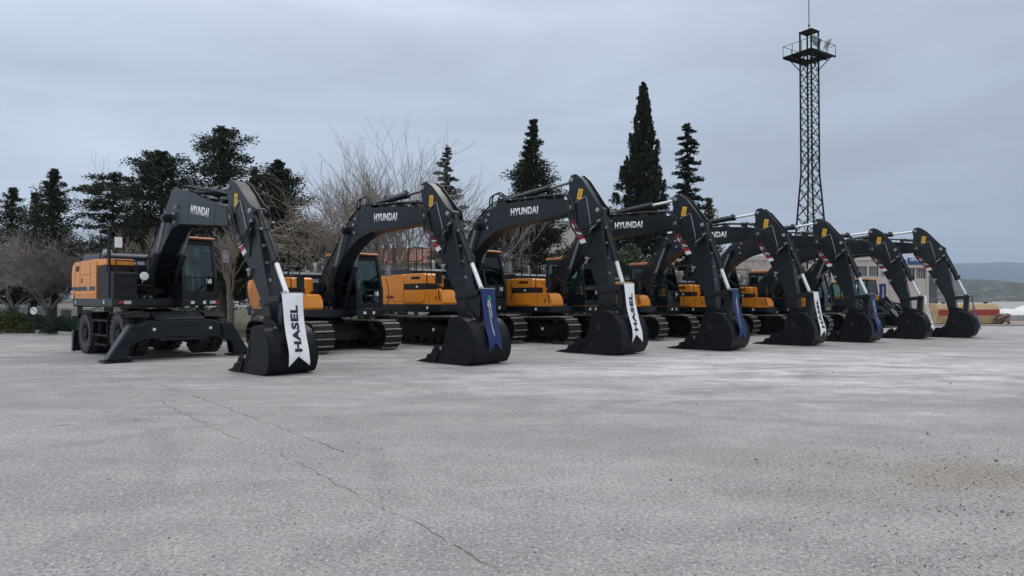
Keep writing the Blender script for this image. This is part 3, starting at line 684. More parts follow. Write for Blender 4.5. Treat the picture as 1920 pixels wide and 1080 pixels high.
def cab_seat():
    b = MB(); b.bx(-.1, .4, .6, 1.08, .45, .58); b.box((-.14, .84, .90), (.13, .46, .75), (0, -.15, 0)); b.box((-.22, .84, 1.34), (.1, .28, .2), (0, -.15, 0)); b.bx(-.05, .35, .66, 1.02, .12, .45)
    return b.mesh('seat', 'seat')
def cab_console():
    b = MB()
    for y in (.50, 1.16): b.box((.22, y, .62), (.6, .14, .28)); b.tube([(.42, y, .7), (.46, y, .92)], .022, 6); b.cyl((.46, y, .92), (.47, y, .99), .035, 8)
    b.tube([(.95, .84, .12), (.80, .84, .85)], .045, 8); b.box((1.02, .6, .80), (.05, .2, .28), (0, 0, .3))
    for y in (.7, .98): b.tube([(1.05, y, .15), (.98, y, .5)], .014, 6); b.box((1.12, y, .18), (.26, .1, .03), (0, -.3, 0))
    b.lathe([(.16, -.012), (.172, 0), (.16, .012), (.148, 0), (.16, -.012)], 20, ax='z', c=(.78, .84, .88))
    return b.mesh('console', 'interior')
def deck_mesh():
    P = [(-2.15, -1.36), (1.26, -1.36), (1.36, -1.26), (1.36, -.70), (1.34, -.35), (.95, -.32), (.95, .32), (1.44, .34), (1.47, .5), (1.47, 1.2), (1.40, 1.36), (-2.15, 1.36)]
    b = MB(); b.prism(P, -.21, 0, 'z'); b.bx(-2.1, .9, -.6, .6, -.26, -.215); return b.mesh('deck', 'black')
def cw_poly(g=0.0):
    return [(-2.10 + g, -1.36 - g), (-2.42, -1.36 - g), (-2.66 - g, -1.18 - g), (-2.82 - g, -.7), (-2.86 - g, 0), (-2.82 - g, .7), (-2.66 - g, 1.18 + g), (-2.42, 1.36 + g), (-2.10 + g, 1.36 + g)]
def counterweight(wheeled):
    b = MB(); P = cw_poly(); s1 = [(x * 1.0, y) for x, y in P]
    lay = [(-.22, .93, P), (.10, 1.0, P), (.62, 1.0, P), (.86, .985, P), (.95, .95, P)]
    n = len(P); vs = []
    for z, k, q in lay:
        for x, y in q: vs.append((-2.10 + (x + 2.10) * (k if k < 1 else 1), y * (k if k > .94 else .97), z))
    fs = []
    for l in range(len(lay) - 1):
        b.mi = 0
        b.m += [1 if l == 0 else 0] * n
        fs_l = [(l * n + i, l * n + (i + 1) % n, (l + 1) * n + (i + 1) % n, (l + 1) * n + i) for i in range(n)]; b.f += fs_l
    b.f += [tuple(range(n))[::-1], tuple((len(lay) - 1) * n + i for i in range(n))]; b.m += [1, 0]; b.v = [tuple(v) for v in vs]
    b.mi = 1    # dark lower band and the slanted dark corner
    g = .008
    if wheeled:
        for (xa, xb, z0, z1) in ((-2.42, -2.11, .22, .30),): b.bx(xa, xb, -1.36 - g, -1.355, z0, z1)
        b.prism([(-2.42, .02), (-2.42, .42), (-2.34, .02)], -1.36 - g, -1.355)
    else:
        b.prism([(-2.42, .0), (-2.42, .72), (-2.14, .0)], -1.36 - g, -1.355); b.prism([(-2.42, .0), (-2.42, .72), (-2.14, .0)], 1.355, 1.36 + g)
        q = [(-2.425, -1.368), (-2.665, -1.188), (-2.83, -.71), (-2.80, -.69), (-2.64, -1.16), (-2.42, -1.34)]; b.prism(q, .0, .70, 'z')
    return b.mesh('counterweight', ['orange', 'black'])
def side_door(xe=-.62):     # rear door panels between counterweight and tank, both sides
    b = MB()
    b.prism([(-2.08, .0), (xe, .0), (xe, .90), (xe - .06, .97), (-2.08, .95)], -1.36, -1.20)
    b.prism([(-2.0, .10), (xe - .08, .10), (xe - .08, .16), (-2.0, .16)], -1.375, -1.359)
    return b.mesh('side_door', 'orange')
def door_vent():
    b = MB(); b.prism([(-2.0, .70), (-1.72, .70), (-1.66, .84), (-2.0, .84)], -1.366, -1.358)
    for k in range(4): b.bx(-1.98, -1.70, -1.372, -1.365, .715 + k * .03, .728 + k * .03)
    return b.mesh('vent', 'brown_vent')
def door_seams():
    b = MB()
    for x in (-2.09, -1.60, -.61): b.bx(x - .006, x + .006, -1.364, -1.358, .02, .93)
    b.bx(-1.60, -.62, -1.3635, -1.358, .60, .61); b.bx(-1.45, -1.36, -1.37, -1.358, .40, .52)
    return b.mesh('door_seam', 'brown_vent')
def left_panel():
    b = MB(); b.prism([(-2.08, .0), (-.48, .0), (-.48, .95), (-2.08, .95)], 1.22, 1.36); return b.mesh('left_panel', 'orange')
def tank_cover():
    b = MB(); b.prism([(-.60, .0), (.52, .0), (.52, .46), (.48, .92), (.40, .98), (-.60, .98)], -1.36, -.60); return b.mesh('tank_cover', 'orange')
def tank_band():
    b = MB(); b.prism([(-.56, .47), (.525, .47), (.525, .66), (-.56, .66)], -1.372, -.9)
    b.bx(-.2, .22, -1.366, -1.355, .80, .88); return b.mesh('vent_band', 'grille')
def tool_box():
    b = MB(); b.prism([(.525, .0), (1.30, .0), (1.34, .06), (1.30, .26), (1.18, .43), (1.06, .46), (.525, .46)], -1.355, -.74)
    b.prism([(-.50, .06), (.35, .06), (.46, .16), (.52, .43), (-.50, .43)], -1.385, -1.361); return b.mesh('tool_box', 'orange')
def box_marks():
    b = MB(); b.bx(1.00, 1.03, -1.362, -1.352, .12, .28); b.bx(.98, 1.06, -1.363, -1.352, .17, .21); b.bx(.66, .67, -1.361, -1.353, .02, .44); return b.mesh('latch', 'brown_vent')
def hood_mesh():
    b = MB()
    b.prism([(-2.6, .93), (-.62, .93), (-.60, 1.12), (-.75, 1.20), (-2.45, 1.19), (-2.62, 1.08)], -1.05, 1.05)
    b.prism([(-.62, .0), (.3, .0), (.3, .85), (-.62, 1.0)], -.58, .30)
    return b.mesh('engine_hood', 'tarp')
def front_valves():
    r = random.Random(4); b = MB()
    b.bx(.30, .95, -.70, -.34, .0, .55); b.bx(.5, 1.1, -.72, -.30, .0, .25)
    for k in range(14):
        y = -.68 + (k % 7) * .055; z = .12 + (k // 7) * .16
        b.tube(smooth_path([(1.0, y, z), (1.22, y + r.uniform(-.03, .03), z + .10), (1.1, y * .5 - .1, z + .45), (.6, y * .4, z + .8)], 5), .018, 6)
    return b.mesh('valve_block', 'chassis')
def front_fittings():
    r = random.Random(9); b = MB()
    for k in range(16): b.box((1.06 + r.uniform(-.03, .1), -.70 + (k % 8) * .05 + (.9 if k % 3 == 5 else 0), .05 + (k // 8) * .17 + r.uniform(-.02, .03)), (.05, .03, .035))
    return b.mesh('hydraulic_fitting', 'pin')
def rail_mesh(wheeled):
    b = MB(); r = .017; y = -1.30
    if not wheeled:
        for y in (-1.30, -.95): b.tube(smooth_path([(-.45, y, .95), (-.45, y, 1.72), (-.40, y, 1.80), (.22, y, 1.80), (.28, y, 1.72), (.28, y, .95)], 4), r, 6)
        b.tube([(-.45, -1.30, 1.38), (.28, -1.30, 1.38)], r, 6); b.tube([(-.1, -1.3, .97), (-.1, -1.3, 1.38)], r, 6)
        b.tube(smooth_path([(.66, -1.39, .60), (.66, -1.43, .66), (.66, -1.43, .98), (.60, -1.38, 1.02)], 4), r, 6)
        b.tube(smooth_path([(1.42, .3, .06), (1.52, 1.40, .12), (1.52, 1.42, .85), (1.45, 1.38, .95)], 4), .013, 6)
    else:
        b.tube(smooth_path([(.05, -1.30, .95), (.05, -1.30, 1.8), (.10, -1.30, 1.88), (.62, -1.30, 1.88), (.66, -1.30, 1.8), (.66, -1.30, .6)], 4), r, 6)
        b.tube([(.05, -1.3, 1.35), (.66, -1.3, 1.35)], r, 6)
        b.tube(smooth_path([(1.32, -1.30, .05), (1.32, -1.30, .95), (1.32, -1.24, 1.0), (1.32, -.84, 1.0), (1.32, -.8, .95), (1.32, -.8, .5)], 4), r, 6)
        for z in (.35, .65): b.tube([(1.33, -1.3, z), (1.33, -.4, z)], r, 6)
    return b.mesh('handrail', 'black')
def mirror_arm():
    b = MB(); b.tube(smooth_path([(1.20, -1.34, .10), (1.22, -1.42, .30), (1.22, -1.44, .95), (1.22, -1.40, 1.0)], 4), .016, 6)
    b.tube([(1.30, -1.3, .42), (.35, -1.38, 1.35)], .010, 5)
    b.box((1.24, -1.44, .80), (.09, .20, .34)); b.prism([(1.16, .58), (1.30, .58), (1.28, .5), (1.2, .5)], -1.5, -1.38)
    return b.mesh('mirror', 'black')
def cab_mirror():
    b = MB(); b.tube(smooth_path([(1.10, 1.33, 1.50), (1.20, 1.50, 1.56), (1.26, 1.62, 1.45)], 4), .014, 6)
    b.mi = 1; b.box((1.26, 1.62, 1.24), (.09, .20, .36), (0, 0, .2)); return b.mesh('mirror', ['black', 'wrap'])
def pad_mesh(items, m, name):
    b = MB()
    for c, d in items: b.box(c, d)
    return b.mesh(name, m)
def cyl_parts(p0, p1, barrel, r, rr):   # barrel and rod of a hydraulic cylinder in the local frame of p0 -> +x
    L = (p1 - p0).length
    b = MB(); b.lathe([(.001, -.06), (r * .9, -.05), (r, 0), (r, barrel - .18), (r * 1.18, barrel - .17), (r * 1.18, barrel - .02), (r * 1.0, barrel), (.001, barrel)], 18, ax='x')
    b.lathe([(.001, -.12), (r * 1.05, -.12), (r * 1.05, .12), (.001, .12)], 14)
    b.tube([(.15, 0, r * 1.1), (barrel - .25, 0, r * 1.1)], .016, 6); b.box((barrel * .4, 0, r * 1.0), (.04, r * 1.2, .06)); b.box((barrel - .12, 0, r * 1.15), (.12, .06, .07))
    me1 = b.mesh('barrel', 'black')
    b = MB(); b.cyl((barrel - .02, 0, 0), (L - .06, 0, 0), rr, 16); me2 = b.mesh('rod', 'chrome')
    b = MB(); b.lathe([(.001, -.1), (rr * 1.7, -.1), (rr * 1.7, .1), (.001, .1)], 14, c=(L, 0, 0)); b.box((L - .09, 0, 0), (.10, rr * 1.6, rr * 1.8))
    return me1, me2, b.mesh('rod_eye', 'black')
def add_cyl(name, root, p0, p1, barrel, r, rr, y=0, rodm='chrome'):
    d = p1 - p0; a = math.atan2(-d.z, d.x); me1, me2, me3 = cyl_parts(p0, p1, barrel, r, rr); me2.materials.clear(); me2.materials.append(M[rodm])
    o = obj(name, me1, root, (p0.x, y, p0.z), (0, a, 0)); obj('rod', me2, o); obj('rod_eye', me3, o, bevel=.006); return o
def wheel_meshes():
    b = MB(); R0, wd = .54, .27
    prof = [(.30, -wd / 2 + .03), (.36, -wd / 2), (.46, -wd / 2), (.51, -wd / 2 + .02), (.52, -.05), (.522, 0), (.52, .05), (.51, wd / 2 - .02), (.46, wd / 2), (.36, wd / 2), (.30, wd / 2 - .03)]
    b.lathe(prof, 40); n = 22
    for k in range(n):
        for s in (-1, 1):
            a = 2 * math.pi * (k + (.25 if s > 0 else -.25)) / n
            q = Euler((0, -a, 0)).to_matrix() @ Euler((s * .55, 0, 0)).to_matrix()
            c = Euler((0, -a, 0)).to_matrix() @ Vector((.528, s * .068, 0))
            b.box(c, (.045, .145, .060), q)
            q2 = Euler((0, -a, 0)).to_matrix(); b.box(q2 @ Vector((.495, s * .133, s * .045)), (.06, .014, .06), q2)
    ty = b.mesh('tyre', 'rubber')
    b = MB(); b.lathe([(.001, -.13), (.10, -.13), (.13, -.10), (.13, -.06), (.20, -.05), (.22, -.09), (.30, -.11), (.31, -.10), (.31, .10), (.2, .06), (.001, .06)], 28)
    for k in range(8): a = k * math.pi / 4; b.cyl((.165 * math.cos(a), -.075, .165 * math.sin(a)), (.165 * math.cos(a), -.05, .165 * math.sin(a)), .014, 6)
    return ty, b.mesh('rim', 'chassis')
def wheeled_base(root):
    b = MB(); b.prism([(-1.9, .55), (1.9, .55), (1.95, .80), (1.3, 1.02), (-1.5, 1.02), (-1.95, .8)], -.42, .42)
    b.lathe([(.001, 1.02), (.62, 1.02), (.62, 1.20), (.55, 1.30), (.001, 1.30)], 28, ax='z')
    obj('chassis', b.mesh('chassis', 'chassis'), root, bevel=.02)
    for x in (-1.4, 1.4):
        b = MB(); b.cyl((x, -1.0, .57), (x, 1.0, .57), .13, 14); b.lathe([(.001, -.2), (.24, -.1), (.24, .1), (.001, .2)], 16, c=(x, 0, .57)); obj('axle', b.mesh('axle', 'chassis'), root)
    ty, rm = wheel_meshes()
    for x in (-1.4, 1.4):
        for y, f in ((-1.14, 0), (-.80, 1), (.80, 0), (1.14, 1)):
            t_ = obj('wheel', ty, root, (x, y, .66 if x > 0 else .61), (0, random.uniform(0, 1), math.pi if (y > 0) else 0), scale=(1.09, 1.05, 1.09)); obj('rim', rm, t_)
    # step boxes and fenders on both flanks
    for s in (-1, 1):
        b = MB(); ya, yb = (s * .92, s * 1.27)
        for (x0, x1, z0, z1) in ((-.72, .60, .96, 1.02), (-.72, .60, .56, .61), (-.72, -.66, .61, .96), (-.12, -.06, .61, .96), (.54, .60, .61, .96)): b.bx(x0, x1, min(ya, yb), max(ya, yb), z0, z1)
        b.bx(-.70, .58, min(s * .92, s * .98), max(s * .92, s * .98), .60, .97)
        b.bx(-.62, .50, min(s * 1.0, s * 1.25), max(s * 1.0, s * 1.25), .30, .34)
        for x in (-.55, .42): b.bx(x, x + .05, min(s * 1.15, s * 1.2), max(s * 1.15, s * 1.2), .34, .58)
        obj('step_box', b.mesh('step_box', 'chassis'), root, bevel=.008)
        b = MB()
        b.tube([(x, s * 1.10, z) for x, z in ((-2.05, 1.05), (-1.95, 1.20), (-.80, 1.20), (-.62, 1.02))], .03, 4)
        for (P) in ([(-2.06, 1.03), (-1.96, 1.20), (-.82, 1.20), (-.70, 1.02), (-.74, 1.02), (-.86, 1.17), (-1.93, 1.17), (-2.02, 1.03)], [(.66, 1.02), (.80, 1.22), (2.0, 1.22), (2.1, 1.10), (2.06, 1.10), (1.97, 1.19), (.82, 1.19), (.70, 1.02)]):
            b.prism(P, min(s * .70, s * 1.29), max(s * .70, s * 1.29))
        obj('fender', b.mesh('fender', 'chassis'), root, bevel=.006)
    # front stabiliser: arched cross beam, slanting legs and foot pads
    b = MB(); b.prism([(-1.42, .60), (-1.30, .86), (-.75, 1.02), (.75, 1.02), (1.30, .86), (1.42, .60), (1.30, .44), (.85, .56), (-.85, .56), (-1.30, .44)], 2.18, 2.42, 'x')
    b.prism([(-.62, .50), (.62, .50), (.62, .56), (-.62, .56)], 2.10, 2.50, 'x')
    obj('stabiliser_beam', b.mesh('stabiliser_beam', 'black'), root, bevel=.015)
    b = MB(); b.prism([(1.55, 1.02), (2.30, 1.03), (2.30, 1.06), (1.9, 1.24), (1.5, 1.24)], -.62, .62); obj('front_plate', b.mesh('front_plate', 'black'), root, bevel=.01)
    b = MB()
    for y, dx in ((-.42, 0), (.42, 0)): b.box((2.43, y, .80), (.02, .04, .40), (.25 if y < 0 else -.25, 0, 0))
    b.tube([(2.44, -.40, .62), (2.44, .40, .62)], .012, 6); obj('hose_guard', b.mesh('hose_guard', 'hose'), root)
    obj('sticker', pad_mesh([((2.425, -.72, .80), (.006, .07, .07)), ((2.425, .72, .80), (.006, .07, .07))], 'white', 'sticker'), root)
    for s in (-1, 1):
        b = MB()
        for x0, x1 in ((2.10, 2.16), (2.44, 2.50)):
            P = [(s * 1.00, .92), (s * 1.28, .93), (s * 1.80, .07), (s * 1.36, .07), (s * 1.30, .40), (s * 1.05, .55)]; b.prism(P, x0, x1, 'x')
        b.prism([(s * 1.27, .935), (s * 1.30, .92), (s * 1.82, .075), (s * 1.78, .075)], 2.16, 2.44, 'x'); b.cyl((2.06, s * 1.22, .66), (2.54, s * 1.22, .66), .09, 14)
        leg = obj('stabiliser_leg', b.mesh('stabiliser_leg', 'black'), root, bevel=.008)
        b = MB(); b.box((2.3, s * 1.58, .035), (.55, .62, .04)); b.box((2.3, s * 1.58, .075), (.2, .36, .05)); obj('foot_pad', b.mesh('foot_pad', 'black'), leg, bevel=.006)
    # rear dozer blade
    b = MB(); pr = [(-2.46, .03), (-2.38, .03), (-2.33, .20), (-2.32, .45), (-2.36, .66), (-2.42, .66), (-2.38, .45), (-2.39, .2)]
    b.prism(pr, -1.32, 1.32); b.bx(-2.34, -1.8, -.55, -.42, .3, .5); b.bx(-2.34, -1.8, .42, .55, .3, .5)
    for s in (-1, 1): b.prism([(-2.44, .03), (-2.30, .03), (-2.22, .62), (-2.42, .66)], min(s * 1.32, s * 1.345), max(s * 1.32, s * 1.345))
    obj('dozer_blade', b.mesh('dozer_blade', 'black'), root, bevel=.008)
def tracked_base(root):
    b = MB(); b.prism([(-1.0, .40), (1.0, .40), (.85, .80), (-.85, .80)], -.75, .75); b.prism([(-1.1, .32), (1.1, .32), (1.0, .62), (-1.0, .62)], -1.1, 1.1)
    b.lathe([(.001, .78), (.68, .78), (.68, .92), (.60, .98), (.60, 1.05), (.001, 1.05)], 28, ax='z'); obj('undercarriage', b.mesh('undercarriage', 'chassis'), root, bevel=.02)
    for s in (-1, 1):
        fr = obj('track_frame', cm('tf', track_frame), root, (0, s * 1.195, 0), bevel=.012)
        obj('track_belt', cm('tb', shoe_track), fr)
        obj('sprocket', cm('sp', sprocket), fr, (-1.74, 0, .465)); obj('idler', cm('id', idler), fr, (1.74, 0, .45))
        for k in range(7): obj('roller', cm('ro', roller), fr, (-1.25 + k * .40, 0, .17))
        for x in (-.7, .6): obj('roller', cm('ro', roller), fr, (x, 0, .80), scale=(.6, .6, .6))
        obj('sticker', cm('tst', lambda: pad_mesh([((.9, -.172, .50), (.09, .006, .09)), ((.9, .172, .50), (.09, .006, .09))], 'white', 'sticker')), fr)
def excavator(name, n, label, se_w, phi, tip_dz=0.0, stick_rot=0.0, s=1.0, wheeled=False, model=None, bs=1.0):
    """se_w = world (X,Z) of the stick end pin on the boom plane."""
    dk = .33 if wheeled else 0.0
    zdeck = 1.27 + dk
    F = Vector((.0, 0, zdeck + .30))                    # boom foot in machine frame
    # stick end pin relative to boom tip after the stick's own rotation; it must stand 1.2 above ground
    cr_, sr_ = math.cos(stick_rot), math.sin(stick_rot)
    se_rel = Vector((SE.x * cr_ + SE.z * sr_, 0, -SE.x * sr_ + SE.z * cr_))
    tipz = 1.20 * bs - se_rel.z
    v = -BF; a0 = math.atan2(v.z, v.x); a1 = math.asin(max(-1, min(1, (tipz - F.z) / v.length))); delta = a0 - a1   # rotation about +y lowers the tip
    tip = F + Vector((v.length * math.cos(a1), 0, v.length * math.sin(a1)))
    se = tip + se_rel
    th = phi - math.pi / 2; d = Vector((math.sin(phi), -math.cos(phi), 0))
    C = Vector((se_w[0], se_w[1], 0)) - d * se.x * s
    root = empty(name, C, th, label, 'excavator', 'excavators parked in a row', s)
    (wheeled_base if wheeled else tracked_base)(root)
    up = lambda nm, me, bv=0, z=0: obj(nm, me, root, (0, 0, zdeck + z), bevel=bv)
    dk_ = up('deck', cm('deck', deck_mesh), .012)
    st = [((1.475, .62, -.11), (.006, .10, .08)), ((1.475, .95, -.11), (.006, .08, .09)), ((.6, -1.365, -.10), (.09, .006, .09)), ((-2.0, -1.365, -.10), (.06, .006, .10))]
    obj('sticker', cm('dst', lambda: pad_mesh(st, 'white', 'sticker')), dk_)
    if wheeled:
        obj('headlight', pad_mesh([((1.365, -1.02, -.11), (.03, .18, .09)), ((1.475, 1.18, -.11), (.03, .16, .09))], 'lamp', 'headlight'), dk_, bevel=.01)
        obj('side_marker', pad_mesh([((1.365, -1.18, -.11), (.03, .10, .09)), ((1.46, 1.31, -.11), (.03, .08, .09))], 'red', 'side_marker'), dk_, bevel=.01)
    cw = up('counterweight', cm('cw%d' % wheeled, lambda: counterweight(wheeled)), .03)
    if model:
        obj('lettering', text_mesh(model[0], .16, .10, 'white', .02), cw, (-2.415 if not wheeled else -2.35, -1.372, .27 if not wheeled else .16), SIDE_R)
        obj('lettering', text_mesh(model[1], .34, .11, 'white', .02), cw, (-2.32, -1.372, .13 if not wheeled else .05), SIDE_R)
    dr = up('side_door', cm('door%d' % wheeled, lambda: side_door(-.12 if wheeled else -.62)), .02)
    if wheeled: dr.scale = cw.scale = (1, 1, 1.13); obj('vent', cm('dv', door_vent), dr); obj('door_seam', cm('ds', door_seams), dr)
    lp_ = up('left_panel', cm('lp', left_panel), .02)
    if wheeled: lp_.scale = (1, 1, 1.13)
    if wheeled:
        b = MB(); b.mi = 1; b.bx(-2.06, -.20, -1.366, -1.358, .20, .30); b.mi = 0
        obj('stripe', b.mesh('stripe', ['orange', 'black']), dr)
        obj('lettering', text_mesh(model[1][:3], .22, .08, 'white', .02), dr, (-.75, -1.372, .25), SIDE_R)
        b = MB(); b.prism([(-.11, .0), (1.25, .0), (1.25, .70), (.66, .72), (.66, .90), (-.11, .90)], -1.33, -.75); up('tank_cover', b.mesh('tank_cover', 'grille'), .02)
        b = MB(); b.bx(-.11, .68, -1.34, -.65, .905, 1.08); up('front_cover', b.mesh('front_cover', 'orange'), .02)
        b = MB(); b.tube([(.95, -1.34, .0), (.95, -1.34, 1.82)], .032, 10); b.lathe([(.04, 1.82), (.055, 1.85), (.055, 1.93), (.001, 1.96)], 12, ax='z', c=(.95, -1.34, 0)); b.tube([(.95, -1.34, 1.55), (1.02, -1.22, 1.55)], .02, 6)
        p_ = up('mirror_post', b.mesh('mirror_post', 'black'))
        b = MB(); b.box((1.04, -1.16, 1.50), (.05, .21, .32), (0, 0, -.2)); b.mi = 1; b.box((1.07, -1.166, 1.50), (.006, .18, .28), (0, 0, -.2)); obj('mirror', b.mesh('mirror', ['black', 'white']), p_, bevel=.01)
        b = MB(); b.lathe([(.001, -.03), (.10, -.02), (.115, .0), (.10, .02), (.001, .03)], 18, ax='x', c=(1.38, -.62, .60)); b.tube([(1.2, -.62, .4), (1.36, -.62, .60)], .012, 6)
        obj('round_mirror', b.mesh('round_mirror', 'white'), root, (0, 0, zdeck))
        b = MB(); b.lathe([(.12, .96), (.13, 1.0), (.13, 1.22), (.09, 1.28), (.001, 1.30)], 16, ax='z', c=(-.9, -.85, .15)); up('air_precleaner', b.mesh('air_precleaner', 'galv'))
    else:
        tk = up('tank_cover', cm('tk', tank_cover), .03); obj('vent_band', cm('tbn', tank_band), tk)
        obj('sticker', cm('tks', lambda: pad_mesh([((.1, -1.375, .56), (.09, .006, .07))], 'white', 'sticker')), tk)
        tb = up('tool_box', cm('tbx', tool_box), .02); obj('latch', cm('bm', box_marks), tb)
        obj('lettering', cm('dh', lambda: text_mesh('HASEL', .42, .10, 'ink', .02)), dr, (-1.30, -1.378, .24), SIDE_R)
        up('mirror', cm('mr', mirror_arm), .006)
    up('engine_hood', cm('hood', hood_mesh), .05, .12 if wheeled else 0)
    up('handrail', cm('rail%d' % wheeled, lambda: rail_mesh(wheeled)))
    up('valve_block', cm('fv', front_valves)); up('hydraulic_fitting', cm('ff', front_fittings))
    b_ = cm('exh', lambda: MB().tube(smooth_path([(-1.4, .55, 1.15), (-1.4, .55, 1.42), (-1.48, .55, 1.52)], 4), .055, 12).mesh('exhaust', 'galv')); up('exhaust', b_)
    cab = up('cab', cm('cab', cab_frame), .008)
    obj('cab_roof', cm('croof', cab_roof), cab, bevel=.02); obj('seat', cm('seat', cab_seat), cab, bevel=.03); obj('console', cm('cons', cab_console), cab, bevel=.008)
    for i, (nm, pts) in enumerate(PANES): obj(nm, cm('pane%d' % i, lambda: pane(pts)), cab)
    obj('mirror', cm('cmir', cab_mirror), cab)
    obj('notice', cm('ntc', lambda: pad_mesh([((1.40, 1.10, .50), (.006, .15, .12))], 'white', 'notice')), cab)
    b_ = cm('wip', lambda: MB().tube([(1.42, .75, .18), (1.46, 1.02, .45)], .012, 5).tube([(1.46, 1.02, .45), (1.40, 1.12, .68)], .014, 5).mesh('wiper', 'black')); obj('wiper', b_, cab)
    # ---- boom, stick, bucket and their cylinders
    bm_ = obj('boom', cm('boom%d' % wheeled, lambda: boom_mesh(wheeled)), root, F, (0, delta, 0), bevel=.012)
    tl = Vector((-1.72 - BF.x, 0, .045 - BF.z)); lt = cm('hy', lambda: text_mesh('HYUNDAI', 1.08, .22, 'white', .045))
    obj('lettering', lt, bm_, (tl.x, -.2325, tl.z), (R(90), R(.5), 0)); obj('lettering', lt, bm_, (tl.x, .2325, tl.z), (R(90), 0, R(180)))
    obj('hose', cm('bh', boom_hoses), bm_, (-.05, 0, .17) if wheeled else (0, 0, 0)); obj('hose_clamp', cm('bf', boom_fittings), bm_)
    pc = cm('bpin', lambda: MB().lathe([(.001, -.30), (.075, -.30), (.085, -.28), (.085, .28), (.075, .30), (.001, .30)], 18).mesh('pin', 'pin'))
    obj('pin', pc, bm_, (-BF.x, 0, -BF.z), scale=(.8, .92, .8))
    pp = cm('bpin2', lambda: MB().lathe([(.001, -.43), (.055, -.43), (.06, -.41), (.06, .41), (.055, .43), (.001, .43)], 18).mesh('pin', 'pin')); obj('pin', pp, bm_, (-3.62 - BF.x, 0, -.28 - BF.z))
    rot = lambda p, a: Vector((p.x * math.cos(a) + p.z * math.sin(a), 0, -p.x * math.sin(a) + p.z * math.cos(a)))
    bp = F + rot(Vector((-3.62 - BF.x, 0, -.28 - BF.z)), delta)
    base = Vector((.72, 0, zdeck + .02))
    for y in (-.34, .34): add_cyl('boom_cylinder', root, base, bp, 1.45, .085, .045, y, 'dull_rod')
    sk = obj('stick', cm('stick', stick_mesh), root, tip, (0, stick_rot, 0), bevel=.010)
    obj('pin', cm('spin', stick_pins), sk); obj('hose', cm('sh', stick_hoses), sk); obj('hose_fitting', cm('sf', stick_fittings), sk)
    for s_ in (-1, 1):
        obj('pipe', cm('pip%d' % s_, lambda: stick_pipe(s_)), sk)
        obj('reflective_stripe', cm('st%d' % s_, lambda: stripe_mesh(s_)), sk); obj('warning_sticker', cm('ws%d' % s_, lambda: sticker_mesh(s_)), sk)
    spt = lambda x, z: tip + rot(Vector((x + SE.x, 0, z + SE.z)), stick_rot)
    arm0 = F + rot(Vector((-2.72 - BF.x, 0, .46 - BF.z)), delta); arm1 = spt(-1.31, 3.40)
    add_cyl('arm_cylinder', root, arm0, arm1, (arm1 - arm0).length * .66, .085, .045, 0, 'dull_rod' if n <= 3 else 'chrome')
    rodp = se + Vector((.50, 0, .52)); c0 = spt(-.37, 2.56)
    bc = add_cyl('bucket_cylinder', root, c0, rodp, 1.45, .085, .055)
    lk = spt(-.11, .43)
    b = MB(); b.prism([(lk.x - .1, lk.z - .07), (lk.x - .1, lk.z + .07), (rodp.x + .07, rodp.z + .07), (rodp.x + .07, rodp.z - .07)], .205, .245); b.prism([(lk.x - .1, lk.z - .07), (lk.x - .1, lk.z + .07), (rodp.x + .07, rodp.z + .07), (rodp.x + .07, rodp.z - .07)], -.245, -.205)
    obj('guide_link', b.mesh('guide_link', 'black'), root, bevel=.008)
    q = se + Vector((.45, 0, -.16)) * bs; b = MB()
    b.prism([(q.x - .09, q.z - .06), (q.x + .09, q.z - .06), (rodp.x + .09, rodp.z + .05), (rodp.x - .09, rodp.z + .05)], -.16, .16); obj('bucket_link', b.mesh('bucket_link', 'black'), root, bevel=.012)
    bk = obj('bucket', cm('bucket%d' % (n == 8), lambda: bucket_mesh(n == 8)), root, se, bevel=.006, scale=(bs, bs, bs))
    obj('tooth', cm('teeth', bucket_teeth), bk, bevel=.006)
    for s_ in (-1, 1): obj('side_cutter', cm('sc%d' % s_, lambda: side_cutter(s_)), bk, bevel=.006)
    obj('bolt', cm('cb', cutter_bolts), bk); obj('pin', cm('bkp', bucket_pins), bk)
    for s_ in ((-1, 1) if n >= 3 else ()): obj('emblem', cm('emb%d' % s_, lambda: emblem_mesh(s_)), bk)
    return root, C, d, th, se
